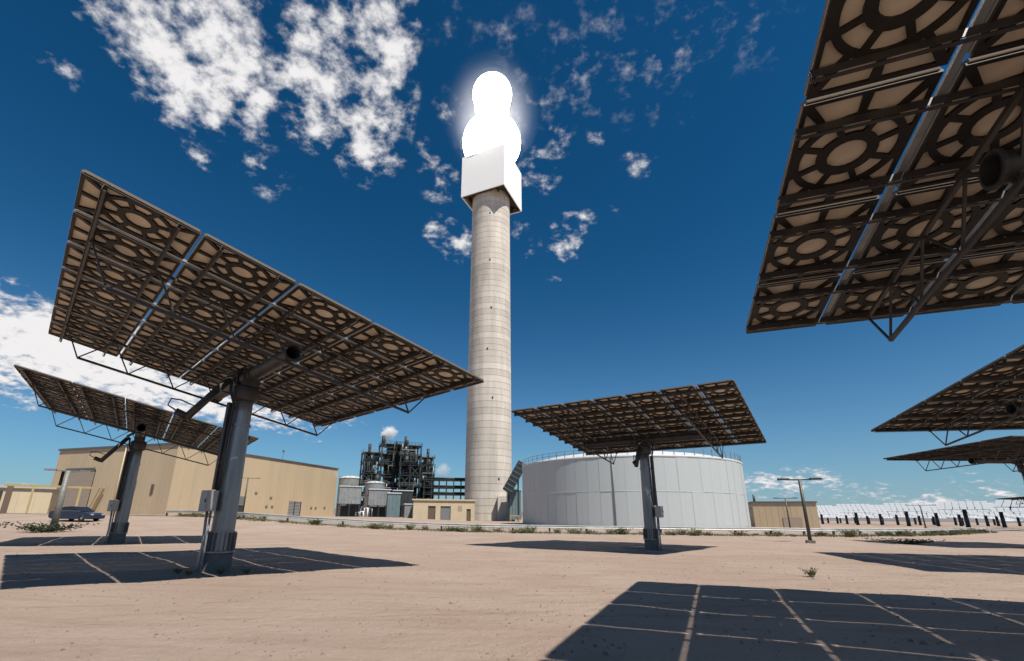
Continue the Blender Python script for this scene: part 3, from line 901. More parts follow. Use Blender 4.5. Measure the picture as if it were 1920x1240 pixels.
# ------------------------------------------------------------------ buildings
def wall_panels(root, a, b_, z0, z1, width, m, openings=(), thick=0.12, name='wall_panel'):
    """vertical metal sheets from a to b_ (local xy); an opening (s0,s1,z0,z1) along the wall is left free"""
    a = Vector((*a, 0)); b_ = Vector((*b_, 0)); d = b_ - a; L_ = d.length; u = d / L_
    n = max(1, round(L_ / width)); w = L_ / n
    ang = math.atan2(u.y, u.x)
    Mx = T(a) @ Matrix.Rotation(ang, 4, 'Z')
    for i in range(n):
        s0, s1 = i * w + 0.008, (i + 1) * w - 0.008
        zs = [(z0, z1)]
        for (o0, o1, oz0, oz1) in openings:
            if o0 < s1 - 0.1 and o1 > s0 + 0.1:
                nz_ = []
                for q0, q1 in zs:
                    if oz0 > q0 + 0.05: nz_.append((q0, min(q1, oz0)))
                    if oz1 < q1 - 0.05: nz_.append((max(q0, oz1), q1))
                zs = nz_
        for q0, q1 in zs:
            bb = MB(); bb.box(((s0 + s1) / 2, 0, (q0 + q1) / 2), (s1 - s0, thick, q1 - q0))
            bb.box((s0 + 0.06, -thick / 2 - 0.01, (q0 + q1) / 2), (0.08, 0.03, q1 - q0 - 0.02))
            bb.box(((s0 + s1) / 2, -thick / 2 - 0.01, (q0 + q1) / 2), (0.08, 0.03, q1 - q0 - 0.02))
            bb.build(name, m, root, Mx)
    return Mx

# turbine hall
C0 = Vector((-82.6, 125.2)); HB = 18.2
u2 = Vector((22.8, 64.6)).normalized(); u1 = Vector((-46.4, 16.6)).normalized()
hz_ = 1.1
hall = thing('turbine_hall', 'large beige metal clad hall behind the left heliostats', 'building', (C0.x, C0.y, hz_), math.atan2(-u1.y, -u1.x))
# local: +x points from left end toward near corner, +y into depth
LW, LD = 49.3, 68.5
def loc(x, y): return (x, y)
w1 = wall_panels(hall, (-LW, 0), (0, 0), 0, HB, 3.08, 'beige', [(5.5, 17.7, 0, 12.2)])
w2 = wall_panels(hall, (0, 0), (0, LD), 0, HB, 3.1, 'beige', [(18.7, 24.7, 0, 5.6), (43.5, 49.5, 0, 4.8)])
for (x0, y0, x1, y1) in ((0, LD, -LW, LD), (-LW, LD, -LW, 0)):
    bb = MB(); bb.bar((x0, y0, HB / 2), (x1, y1, HB / 2), 0.12, HB); bb.build('rear_wall', 'beige', hall)
bb = MB(); bb.box((-LW / 2, LD / 2, HB + 0.05), (LW - 0.1, LD - 0.1, 0.25)); bb.build('roof', 'roof', hall)
bb = MB(); bb.box((-LW / 2, -0.2, HB + 0.25), (LW + 0.6, 0.5, 0.55)); bb.build('roof_trim', 'trim', hall)
bb = MB(); bb.box((0.2, LD / 2 + 0.1, HB + 0.12), (0.5, LD + 0.05, 0.28)); bb.build('roof_trim', 'trim', hall)
# big roller door on the shaded end, slats
dr = MB(); dr.box((11.6 - LW, 0.12, 6.1), (12.3, 0.1, 12.2)); d_ = dr.build('roller_door', 'doormauve', hall)
for k in range(20):
    s = MB(); s.box((11.6 - LW, 0.03, 0.35 + k * 0.61), (12.2, 0.08, 0.55)); s.build('slat', 'doormauve', d_)
fr = MB(); fr.box((11.6 - LW, -0.12, 12.5), (12.9, 0.2, 0.5)); fr.build('door_head', 'trim', hall)
# loading opening and double door on the sunlit side
bb = MB(); bb.box((-1.6, 21.7, 2.8), (3.0, 6.2, 5.6)); bb.build('dark_bay_block', 'dooropen', hall)  # solid near-black block; the bay's inner shade is in its colour
bb = MB(); bb.box((-0.05, 21.7, 4.3), (0.1, 6.1, 2.5)); sd = bb.build('half_raised_shutter', 'doorgrey', hall)
for k in range(5):
    s = MB(); s.box((0.03, 21.7, 3.2 + k * 0.5), (0.06, 6.0, 0.44)); s.build('slat', 'doorgrey', sd)
for k, yy in enumerate((44.9, 48.1)):
    bb = MB(); bb.box((-0.1, yy, 2.35), (0.1, 2.8, 4.7)); lv = bb.build('louvre_door', 'doorgrey', hall)
    for q in range(9):
        s = MB(); s.box((0.0, yy, 0.4 + q * 0.5), (0.08, 2.5, 0.2)); s.build('louvre_slat', 'boxgrey', lv)
for yy, zz in ((28.5, 7.0), (35, 5.8), (33.5, 3.0), (36, 3.0), (55, 3.0), (57.5, 3.0), (62.5, 3.2)):
    bb = MB(); bb.box((0.15, yy, zz), (0.3, 0.9, 0.5)); bb.build('wall_fitting', 'doorgrey', hall)
for xx, zz in ((-13.5, 7.5), (-6.5, 6.5)):
    bb = MB(); bb.box((xx, -0.12, zz), (1.0, 0.22, 2.6)); bb.build('window', 'doorbrown', hall)
bb = MB(); bb.tube([(-20, -0.3, 0), (-20, -0.3, HB)], 0.15, 8); bb.build('downpipe', 'beige2', hall)
bb = MB(); bb.bar((-27.5, -0.8, 0.2), (-24.5, -0.8, 7.0), 0.35, 0.5); bb.bar((-27.5, -1.8, 0.2), (-24.5, -1.8, 7.0), 0.15, 0.3); bb.build('yellow_stair', 'yellow', hall)
bb = MB(); bb.tube([(-2, 40, HB), (-2, 40, HB + 4.0)], 0.07, 6); bb.bar((-2, 39.4, HB + 2.8), (-2, 40.6, HB + 2.8), 0.08); bb.box((-2, 40, HB + 3.5), (0.4, 0.6, 0.6)); bb.build('roof_mast', 'trim', hall)

# low service building at far left
lb = thing('service_building', 'low beige service building with dark door at the far left edge', 'building', tuple(pol(-44.6, 141, 1.0)), R(36))
wall_panels(lb, (-9, 0), (6.2, 0), 0, 5.3, 2.6, 'beige2')
wall_panels(lb, (6.2, 0), (6.2, 12), 0, 5.3, 2.4, 'beige2')
bb = MB(); bb.box((-1.4, 6, 5.5), (16.4, 13, 0.45)); bb.build('roof', 'roof', lb)
bb = MB(); bb.box((-1.4, 6, 2.6), (14.8, 11.6, 5.2)); bb.build('inner_wall', 'beige2', lb)
bb = MB(); bb.box((-2.9, -0.12, 2.3), (3.0, 0.2, 4.6)); dd = bb.build('door', 'dooropen', lb)
bb = MB(); bb.box((-1.6, -0.26, 2.1), (0.1, 0.08, 0.3)); bb.build('handle', 'chrome', dd)
# yellow gantry
gy = thing('yellow_gantry', 'yellow pipe gantry on brown posts between service building and hall', 'gantry', tuple(pol(-42.3, 128, 1.0)), R(40))
bb = MB(); bb.box((0, 0, 5.4), (13.0, 0.35, 0.4)); bb.build('beam', 'yellow', gy)
for xx, m_ in ((-5.6, 'doorbrown'), (-2.4, 'yellow'), (4.6, 'yellow')):
    bb = MB(); bb.box((xx, 0, 2.6), (0.9 if m_ == 'doorbrown' else 0.35, 0.35, 5.2)); bb.build('post', m_, gy)

# cream pump house in front of the tower
ph = thing('pump_house', 'small cream flat roofed house with brown doors at the foot of the tower', 'building', tuple(pol(-4.95, 138, 0.25)), R(4))
PW, PH_ = 17.4, 5.6
ops = [(4.2, 6.3, 0, 4.1), (7.7, 10.6, 0, 4.1), (15.1, 16.3, 0, 3.4)]
cur = 0.0
wl = [(0, 4.2, 0, PH_), (6.3, 7.7, 0, PH_), (10.6, 15.1, 0, PH_), (16.3, PW, 0, PH_), (4.2, 6.3, 4.1, PH_), (7.7, 10.6, 4.1, PH_), (15.1, 16.3, 3.4, PH_)]
for (a, c, z0, z1) in wl:
    bb = MB(); bb.box(((a + c) / 2 - PW / 2, 0, (z0 + z1) / 2), (c - a, 0.3, z1 - z0)); bb.build('wall', 'beige2', ph)
bb = MB(); bb.box((0, 4.5, PH_ / 2), (PW - 0.1, 8.3, PH_ - 0.1)); bb.build('wall', 'beige2', ph)
for sx in (-1, 1):
    pass
bb = MB(); bb.box((0, 4.2, PH_ + 0.2), (PW + 0.8, 9.4, 0.4)); bb.build('roof', 'beige2', ph)
for (a, c, z0, z1), m_ in zip(ops, ('doorbrown', 'doorgrey', 'doorbrown')):
    bb = MB(); bb.box(((a + c) / 2 - PW / 2, 0.18, (z0 + z1) / 2), (c - a - 0.08, 0.1, z1 - z0 - 0.04)); dd = bb.build('door', m_, ph)
    bb = MB(); bb.box((c - 0.3 - PW / 2, 0.10, 1.4), (0.08, 0.08, 0.25)); bb.build('handle', 'chrome', dd)
bb = MB(); bb.box((13.2 - PW / 2, -0.17, 3.5), (1.2, 0.06, 1.4)); bb.build('louvre', 'doormauve', ph)

# beige building right of the tank
yb = thing('workshop', 'beige flat roofed workshop right of the silver tank', 'building', tuple(pol(31.6, 128, 0.0)), R(-24))
wall_panels(yb, (-6.0, 0), (6.4, 0), 0, 5.4, 2.5, 'beige')
wall_panels(yb, (6.4, 0), (6.4, 14), 0, 5.4, 2.5, 'beige')
wall_panels(yb, (-6.0, 14), (-6.0, 0), 0, 5.4, 2.5, 'beige')
bb = MB(); bb.box((0.2, 7, 5.5), (12.9, 14.6, 0.3)); bb.build('roof', 'trim', yb)
bb = MB(); bb.box((0.2, 7, 2.6), (12, 13.6, 5.1)); bb.build('inner_wall', 'beige', yb)
bb = MB(); bb.box((1.5, -0.14, 1.1), (3.6, 0.1, 2.2)); bb.build('door', 'doormauve', yb)
bb = MB(); bb.tube([(-5.4, 0.5, 5.6), (-5.4, 0.5, 7.2)], 0.25, 8); bb.build('roof_vent', 'trim', yb)

# ------------------------------------------------------------------ process plant behind
def steel_frame(az, D, w, dep, levels, lh, label, seed, vessels=2):
    rn = random.Random(seed)
    p = pol(az, D, 0.9)
    root = thing('process_tower', label, 'process tower', tuple(p), R(-az) + R(8))
    H_ = levels * lh
    for sx in (-1, 0, 1):
        for sy in (-1, 1):
            hh = H_ * rn.choice((1, 1, 1, 0.85))
            bb = MB(); bb.box((sx * w / 2, sy * dep / 2, hh / 2), (0.5, 0.5, hh)); bb.build('column', 'plantdark', root)
    for l in range(1, levels + 1):
        z = l * lh
        bb = MB(); bb.box((0, 0, z), (w + 0.8, dep + 0.8, 0.25)); fl = bb.build('platform', 'plantdark', root)
        bb = MB()
        for zz in (0.6, 1.15):
            for (x0, y0, x1, y1) in ((-1, -1, 1, -1), (1, -1, 1, 1), (-1, 1, 1, 1), (-1, -1, -1, 1)):
                bb.bar((x0 * (w / 2 + .4), y0 * (dep / 2 + .4), z + zz), (x1 * (w / 2 + .4), y1 * (dep / 2 + .4), z + zz), 0.09)
        for k in range(7):
            bb.bar((-w / 2 - .4 + (w + .8) * k / 6, -dep / 2 - .4, z), (-w / 2 - .4 + (w + .8) * k / 6, -dep / 2 - .4, z + 1.15), 0.09)
        bb.build('handrail', 'plantpipe' if l % 3 == 0 else 'plantdark', fl)
        if l < levels or rn.random() < 0.5:
            bb = MB(); bb.box((rn.uniform(-.12, .12) * w, dep * 0.1, z - lh / 2), (w * rn.uniform(0.4, 0.8), dep * 0.6, lh * rn.uniform(0.6, 0.92))); bb.build('equipment_casing', rn.choice(('plantdark', 'plantdark', 'plantdark', 'vessel2')), root)
        for sx in (-1, 0):
            if rn.random() < 0.75:
                x0, x1 = sx * w / 2, (sx + 1) * w / 2
                bb = MB(); bb.bar((x0, -dep / 2, z - lh), (x1, -dep / 2, z), 0.26); bb.bar((x1, -dep / 2, z - lh), (x0, -dep / 2, z), 0.26); bb.build('brace', 'plantdark', root)
        for k in range(6):
            kind = rn.random()
            x = rn.uniform(-w / 2 + .8, w / 2 - .8); y = rn.uniform(-dep / 2, dep / 3)
            bb = MB()
            if kind < 0.4:
                r_ = rn.uniform(0.5, 1.1); bb.tube([(x, y, z - lh + 0.2), (x, y, z - 0.3)], r_, 12); bb.build('vessel', rn.choice(('vessel', 'plantdark', 'plantdark')), root)
            elif kind < 0.7:
                s_ = rn.uniform(1, 2.2); bb.box((x, y, z - lh + s_ / 2 + 0.13), (s_ * 1.3, s_, s_)); bb.build('equipment_cabinet', rn.choice(('plantdark', 'vessel2', 'plantdark')), root)
            else:
                x2 = rn.uniform(-w / 2, w / 2); zt = z - rn.uniform(0.5, lh - .6)
                bb.tube([(x, -dep / 2 - .5, z - lh), (x, -dep / 2 - .5, zt), (x2, -dep / 2 - .5, zt), (x2, -dep / 2 - .5, z + 0.5)], 0.22, 8); bb.build('pipe', rn.choice(('plantpipe', 'plantdark', 'plantdark')), root)
    for k in range(vessels):
        x = rn.uniform(-w / 2, w / 2)
        bb = MB(); bb.tube([(x, 0, H_), (x, 0, H_ + rn.uniform(1.5, 4))], rn.uniform(.3, .7), 10); bb.build('stack', 'plantdark', root)
    return root
DP = 185
steel_frame(-13.75, DP, 6.5, 7, 6, 3.9, 'dark open steel frame at the left end of the process plant', 1, 1)
steel_frame(-11.35, DP + 4, 9.5, 9, 7, 3.9, 'tallest dark steel process structure left of the tower, steam beside its top', 2, 3)
steel_frame(-9.35, DP - 2, 7.5, 8, 7, 3.75, 'dark steel process structure just right of the tallest one', 3, 2)
steel_frame(-7.35, DP, 5.5, 7, 6, 3.7, 'dark steel frame at the right end of the process plant', 4, 1)
# pipe rack running to the tower
pr_ = thing('pipe_rack', 'dark elevated pipe rack running from the process plant to the tower', 'pipe rack', tuple(pol(-4.8, 178, 0.6)), R(4))
for k in range(7):
    for sy in (-1, 1):
        bb = MB(); bb.box((-8 + k * 2.7, sy * 2, 7), (0.4, 0.4, 14.2)); bb.build('column', 'plantdark', pr_)
for z in (5.5, 8.6, 11.0, 13.8):
    bb = MB(); bb.box((0, 0, z), (17, 4.6, 0.35)); bb.build('deck', 'plantdark', pr_)
    for q in range(3):
        bb = MB(); bb.tube([(-8.4, -1.8 + q * 1.2, z + 0.6), (8.4, -1.8 + q * 1.2, z + 0.6)], 0.3 + 0.1 * (q % 2), 8); bb.build('pipe', 'plantpipe' if q == 1 else 'plantdark', pr_)
bb = MB(); bb.box((-3, -1.5, 2.8), (8, 2.5, 4.8)); bb.build('equipment_cabinet', 'plantdark', pr_)
bb = MB(); bb.box((4.5, -1.0, 3.5), (5, 3, 6.4)); bb.build('equipment_cabinet', 'plantdark', pr_)

def round_vessel(az, D, r, h_, m_, label, base=0.0):
    p = pol(az, D, 0.8 + base)
    root = thing('round_vessel', label, 'tank', tuple(p), 0)
    bb = MB(); bb.lathe([(r, 0), (r, h_)], 32); bb.build('shell', m_, root)
    bb = MB(); bb.lathe([(r + 0.1, h_), (r * 0.6, h_ + r * 0.18), (0.001, h_ + r * 0.25)], 32); bb.build('roof', 'silver2', root)
    for z in (h_ * 0.33, h_ * 0.66, h_ - 0.15):
        bb = MB(); bb.lathe([(r + 0.02, z - 0.12), (r + 0.1, z - 0.12), (r + 0.1, z + 0.12), (r + 0.02, z + 0.12)], 32, smooth=False); bb.build('band', 'galv', root)
    for k in range(14):
        a = 2 * math.pi * k / 14
        bb = MB(); bb.box((r * math.cos(a), r * math.sin(a), h_ + 0.55), (0.08, 0.08, 1.1)); bb.build('rail_post', 'galv', root)
    return root
round_vessel(-15.9, 200, 4.6, 15.0, 'vessel', 'grey round vessel just right of the beige hall')
round_vessel(-13.1, 172, 3.4, 11.6, 'vessel', 'shorter grey round vessel in front of the steel frames')
def cooling_unit(az, D, w, d_, h_, m_, label, legs=True):
    p = pol(az, D, 0.8)
    root = thing('equipment_module', label, 'equipment', tuple(p), R(-az) + R(6))
    z0 = h_ * 0.45 if legs else 0
    bb = MB(); bb.box((0, 0, (z0 + h_) / 2), (w, d_, h_ - z0)); bb.build('casing', m_, root)
    for k in range(int(w / 1.1)):
        bb = MB(); bb.box((-w / 2 + 0.6 + k * 1.1, -d_ / 2 - 0.06, (z0 + h_) / 2), (0.16, 0.12, h_ - z0 - 0.1)); bb.build('stiffener', m_, root)
    bb = MB(); bb.box((0, 0, h_ + 0.15), (w + 0.5, d_ + 0.5, 0.3)); bb.build('top', 'silver2', root)
    if legs:
        for sx in (-1, 0, 1):
            for sy in (-1, 1):
                bb = MB(); bb.box((sx * (w / 2 - 0.3), sy * (d_ / 2 - 0.3), z0 / 2), (0.3, 0.3, z0)); bb.build('leg', 'plantdark', root)
        bb = MB(); bb.box((0, 0.8, z0 * 0.45), (w * 0.7, d_ * 0.5, z0 * 0.85)); bb.build('pump_skid', 'plantdark', root)
    return root
cooling_unit(-15.9, 160, 6.6, 6, 9.4, 'vessel', 'grey elevated equipment casing on legs beside the beige hall')
cooling_unit(-12.6, 158, 6.6, 5, 8.6, 'vessel', 'grey equipment casing on legs left of the blue-grey cabinet')
cooling_unit(-10.9, 150, 3.8, 4, 7.2, 'vessel2', 'tall blue-grey equipment cabinet in front of the process plant', False)
cooling_unit(-8.9, 148, 3.6, 4, 4.0, 'vessel', 'low grey equipment cabinet left of the cream pump house', False)
cooling_unit(-9.9, 166, 6.5, 4, 8.8, 'plantdark', 'dark louvred module behind the low grey cabinet')
cooling_unit(3.3, 158, 4.4, 4, 9.2, 'vessel2', 'dark green-grey module between tower base and silver tank', False)
# pipes on skids in front of plant
def pipe_skid(az, D, label, sd):
    rn = random.Random(sd)
    root = thing('pipe_skid', label, 'pipework', tuple(pol(az, D, 0.7)), R(-az))
    bb = MB(); bb.box((0, 0, 0.2), (4.6, 2.2, 0.4)); bb.build('base', 'concrete2', root)
    for k in range(4):
        x = -1.8 + k * 1.2
        z = rn.uniform(1.4, 3.4)
        bb = MB(); bb.tube([(x, 0, 0.4), (x, 0, z), (x + 0.9, 0, z), (x + 0.9, -0.5, z), (x + 0.9, -0.5, 0.4)], 0.18, 8); bb.build('pipe', rn.choice(('plantpipe', 'white', 'vessel')), root)
        bb = MB(); bb.lathe([(0.1, -0.1), (0.3, -0.1), (0.3, 0.1), (0.1, 0.1)], 10, c=(x, 0, z * 0.6)); bb.build('valve', 'vessel2', root)
pipe_skid(-14.3, 146, 'pale pipe loops on a low base beside the beige hall', 1)
pipe_skid(-7.6, 140, 'cluster of pale pipes and valves against the pump house side', 2)
# inclined gallery right of the tower
ig = thing('inclined_gallery', 'dark inclined enclosed gallery rising between tower and silver tank', 'gallery', tuple(pol(3.3, 152, 0.3)), R(-3))
a_, c_ = Vector((-2.2, 0, 9.0)), Vector((2.9, 0, 18.0))
bb = MB(); bb.bar(a_, c_, 3.0, 3.0); bb.build('gallery_body', 'plantdark', ig)
for k in range(7):
    q = a_.lerp(c_, (k + 0.5) / 7)
    bb = MB(); bb.bar(q - (c_ - a_).normalized() * 0.1, q + (c_ - a_).normalized() * 0.1, 3.25, 3.25); bb.build('rib', 'vessel2', ig)
for x, z in ((-1.6, 9.2), (1.4, 14.5)):
    bb = MB(); bb.box((x, 0, z / 2 - .5), (0.5, 0.5, z - 1)); bb.build('support', 'plantdark', ig)
yl = thing('safety_barrier', 'small yellow safety barrier at the foot of the tower', 'barrier', tuple(pol(3.4, 140, 0.2)), 0)
for sx in (-1, 1):
    bb = MB(); bb.box((sx * 1.2, 0, 0.8), (0.25, 0.25, 1.6)); bb.build('post', 'yellow', yl)
bb = MB(); bb.box((0, 0, 1.75), (2.8, 0.3, 0.3)); bb.build('beam', 'yellow', yl)

# ------------------------------------------------------------------ steam
def steam(name, loc_, size, dens, label, cat, color=(1, 1, 1)):
    b = MB(); prof = [(0.001, -1)] + [(math.cos(R(t)), math.sin(R(t))) for t in range(-75, 90, 15)] + [(0.001, 1)]
    b.lathe(prof, 20)
    me = b.mesh(name, 'white')
    m = bpy.data.materials.new(name + '_vapour'); m.use_nodes = True
    nt = m.node_tree; nt.nodes.clear(); L = nt.links.new
    out = nt.nodes.new('ShaderNodeOutputMaterial'); pv = nt.nodes.new('ShaderNodeVolumePrincipled')
    pv.inputs['Color'].default_value = (*color, 1)
    tcn = nt.nodes.new('ShaderNodeTexCoord'); nz = nt.nodes.new('ShaderNodeTexNoise')
    nz.inputs['Scale'].default_value = 1.6; nz.inputs['Detail'].default_value = 5
    L(tcn.outputs['Object'], nz.inputs['Vector'])
    ln = nt.nodes.new('ShaderNodeVectorMath'); ln.operation = 'LENGTH'; L(tcn.outputs['Object'], ln.inputs[0])
    a = nt.nodes.new('ShaderNodeMath'); a.operation = 'SUBTRACT'; L(nz.outputs['Fac'], a.inputs[0])
    s = nt.nodes.new('ShaderNodeMath'); s.operation = 'MULTIPLY'; s.inputs[1].default_value = 0.62; L(ln.outputs['Value'], s.inputs[0])
    L(s.outputs[0], a.inputs[1])
    r = nt.nodes.new('ShaderNodeMapRange'); r.inputs['From Min'].default_value = 0.02; r.inputs['From Max'].default_value = 0.35
    r.inputs['To Max'].default_value = dens
    L(a.outputs[0], r.inputs['Value']); L(r.outputs[0], pv.inputs['Density']); L(pv.outputs[0], out.inputs['Volume'])
    me.materials.clear(); me.materials.append(m)
    o = link(name, me); o.location = loc_; o.scale = size
    tag(o, label, cat)
    return o
steam('steam_plume', tuple(pol(-12.0, 190, 33.5)), (4.2, 3.5, 3.8), 0.9, 'small white steam plume above the tallest process structure', 'steam')
steam('steam_plume', tuple(pol(-5.3, 176, 18)), (3.6, 3, 3.8), 0.3, 'faint grey steam cloud above the pipe rack beside the tower', 'steam', (0.97, 0.97, 0.98))

# ------------------------------------------------------------------ guardrail
gr = thing('guardrail', 'long galvanised guardrail running along the road across the scene', 'guardrail')
path = catmull(RAILPTS, 0.5)
acc = [0.0]
for i in range(1, len(path)):
    acc.append(acc[-1] + (path[i] - path[i - 1]).length)
def at_len(s):
    for i in range(1, len(path)):
        if acc[i] >= s:
            t = (s - acc[i - 1]) / (acc[i] - acc[i - 1]); return path[i - 1].lerp(path[i], t)
    return path[-1]
prof = [(0.0, 0.16), (0.05, 0.13), (0.05, 0.07), (0.0, 0.02), (0.0, -0.02), (0.05, -0.07), (0.05, -0.13), (0.0, -0.16)]
step = 3.8
npost = int(acc[-1] / step)
for k in range(npost + 1):
    p = at_len(k * step); z = gz(p.x, p.y)
    bb = MB(); bb.box((0, 0, 0.34), (0.16, 0.2, 0.92)); bb.build('post', 'railpost', gr, T((p.x, p.y + 0.12, z)))
    if k < npost:
        q = at_len((k + 1) * step); zq = gz(q.x, q.y)
        d = (q - p).normalized(); nrm = Vector((d.y, -d.x, 0))
        bb = MB()
        for (e, ez, ov) in ((p, z, 0), (q, zq, 0)):
            for ox, oz in prof:
                v = e + nrm * (ox + 0.05 + (0.012 if k % 2 else 0)); bb.v.append((v.x, v.y, ez + 0.66 + oz))
        n = len(prof)
        for i in range(n - 1):
            bb.face((i, i + 1, n + i + 1, n + i))
        bb.build('rail_beam', 'rail', gr)

# ------------------------------------------------------------------ lamp posts
def lamp(az, D, h_, label, m_, r=0.1, rz=0.0, arm=0.75):
    p = pol(az, D); z = gz(p.x, p.y)
    root = thing('lamp_post', label, 'lamp post', (p.x, p.y, z), rz)
    bb = MB(); bb.tube([(0, 0, -0.2), (0, 0, h_)], r, 12, radii=[r, r * 0.75]); bb.build('post', m_, root)
    bb = MB(); bb.box((0, 0, h_ - 0.02), (2 * arm, 0.09, 0.09)); bb.build('arm', m_, root)
    bb = MB(); bb.box((0, 0, 0.1), (r * 4, r * 4, 0.2)); bb.build('base', 'concrete2', root)
    for s in (-1, 1):
        bb = MB()
        bb.prism([(-0.36, -0.15), (0.36, -0.15), (0.42, 0), (0.36, 0.15), (-0.36, 0.15), (-0.42, 0)], -0.07, 0.06)
        hd = bb.build('lamp_head', m_, root, T((s * (arm + 0.35), 0, h_ + 0.03)))
        b2 = MB(); b2.box((0, 0, -0.08), (0.6, 0.22, 0.02)); b2.build('lens', 'lens', hd)
lamp(33.43, 43, 4.55, 'dark twin-headed lamp post right of the silver tank near the sand', 'lampmetal', 0.13, R(-20), 0.7)
lamp(-41.4, 54, 4.85, 'weathered grey twin-headed lamp post beside the dark car', 'lampgrey', 0.26, R(35), 0.8)
lamp(-26.6, 118, 8.1, 'tall twin-headed lamp post in front of the hall loading bay', 'lampmetal', 0.16, R(25), 1.7)
lamp(31.95, 100, 5.3, 'twin-headed lamp post in front of the beige workshop', 'lampmetal', 0.13, R(-25), 1.1)
lamp(42.05, 165, 5.6, 'distant twin-headed lamp post among the far heliostats', 'lampmetal', 0.17, R(-40), 2.2)

# ------------------------------------------------------------------ car
def car(az, D, rz, label):
    p = pol(az, D); z = gz(p.x, p.y) + 0.02
    root = thing('car', label, 'car', (p.x, p.y, z), rz)
    # side outline (x forward, z up), extruded with tumblehome
    low = [(-2.35, 0.35), (-2.38, 0.62), (-2.30, 0.92), (-1.75, 1.0), (-1.0, 0.98), (0.95, 0.95), (1.85, 0.82), (2.28, 0.68), (2.36, 0.5), (2.32, 0.28), (1.9, 0.2), (-1.95, 0.2)]
    bm = bmesh.new()
    secs = []
    for y, k in ((-0.9, 0.96), (-0.86, 1.0), (0.86, 1.0), (0.9, 0.96)):
        secs.append([bm.verts.new((x * (1 if k == 1 else 0.985), y, zz if k == 1 else 0.25 + (zz - 0.25) * 0.93)) for x, zz in low])
    n = len(low)
    for a, c in zip(secs, secs[1:]):
        for i in range(n):
            bm.faces.new((a[i], a[(i + 1) % n], c[(i + 1) % n], c[i]))
    bm.faces.new(secs[0]); bm.faces.new(secs[-1][::-1])
    bmesh.ops.recalc_face_normals(bm, faces=bm.faces)
    me = bpy.data.meshes.new('body'); bm.to_mesh(me); bm.free(); me.materials.append(M['carpaint'])
    body = link('body', me, root)
    cab = [(-1.75, 1.0), (-1.05, 1.40), (-0.3, 1.46), (0.3, 1.42), (1.1, 0.96)]
    bb = MB()
    k = len(cab)
    for y, f in ((-0.84, 0), (0.84, 0)):
        for x, zz in cab:
            yy = y * (1 - 0.22 * (zz - 0.96) / 0.5); bb.v.append((x, yy, zz))
    bb.face(tuple(range(k)), 0); bb.face(tuple(range(k, 2 * k))[::-1], 0)
    for i in range(k - 1):
        bb.face((i, k + i, k + i + 1, i + 1), 1 if i in (1, 2) else 0)
    bb.build('cabin_glass', ['carglass', 'carpaint'], root)
    for y in (-1, 1):
        b2 = MB(); b2.bar((-1.72, y * 0.835, 1.01), (1.08, y * 0.845, 0.98), 0.03, 0.03); b2.build('window_trim', 'chrome', root)
        b2 = MB(); b2.bar((0.05, y * 0.85, 0.97), (-0.02, y * 0.67, 1.44), 0.05, 0.05); b2.build('door_pillar', 'carpaint', root)
        for x in (-1.42, 1.42):
            b2 = MB(); b2.lathe([(0.20, -0.1), (0.31, -0.11), (0.33, -0.06), (0.33, 0.06), (0.31, 0.11), (0.20, 0.1)], 20)
            w = b2.build('wheel', 'tyre', root, T((x, y * 0.83, 0.33)) @ Matrix.Rotation(math.pi / 2, 4, 'X'))
            b3 = MB(); b3.lathe([(0.0, 0.1), (0.2, 0.09), (0.21, 0.0), (0.2, -0.09), (0.0, -0.1)], 16); b3.build('rim', 'chrome', w)
        b2 = MB(); b2.box((2.26, y * 0.62, 0.66), (0.14, 0.32, 0.13)); b2.build('headlight', 'lens', root)
        b2 = MB(); b2.box((-2.33, y * 0.62, 0.8), (0.08, 0.36, 0.13)); b2.build('tail_light', 'doorbrown', root)
    return root
car(-40.0, 66, R(-6), 'dark blue sedan parked before the beige hall')

# ------------------------------------------------------------------ plants
def shrub_mesh(seed, n, h_, spread, m_, bw=0.03):
    rn = random.Random(seed); bb = MB()
    for i in range(n):
        a = rn.uniform(0, 2 * math.pi); r0 = spread * 0.35 * rn.random()
        base = Vector((r0 * math.cos(a), r0 * math.sin(a), 0))
        ln = h_ * rn.uniform(0.5, 1.1); tilt = rn.uniform(0.1, 0.9) * spread / max(h_, .1)
        tip = base + Vector((math.cos(a) * tilt * ln, math.sin(a) * tilt * ln, ln))
        nseg = 5
        for s in range(nseg):
            c = base.lerp(tip, rn.uniform(0.25, 1.0))
            d = Vector((rn.uniform(-1, 1), rn.uniform(-1, 1), rn.uniform(0, 1.2))).normalized()
            e = d.cross(Vector((rn.uniform(-1, 1), rn.uniform(-1, 1), rn.uniform(-1, 1)))).normalized()
            L_ = rn.uniform(0.06, 0.16) * (h_ / 0.6) ** 0.5
            k = len(bb.v)
            bb.v += [tuple(c - e * bw), tuple(c + e * bw), tuple(c + d * L_)]
            bb.face((k, k + 1, k + 2))
        k = len(bb.v)
        e = Vector((-math.sin(a), math.cos(a), 0)) * 0.008
        bb.v += [tuple(base - e), tuple(base + e), tuple(tip)]
        bb.face((k, k + 1, k + 2))
    return bb.mesh('shrub', m_)
SH = [shrub_mesh(1, 60, 0.55, 0.6, 'leaf'), shrub_mesh(2, 50, 0.4, 0.75, 'leaf'), shrub_mesh(3, 45, 0.5, 0.5, 'dryleaf'), shrub_mesh(4, 60, 0.42, 0.8, 'darkleaf')]
rn = random.Random(5)
nsh = 0
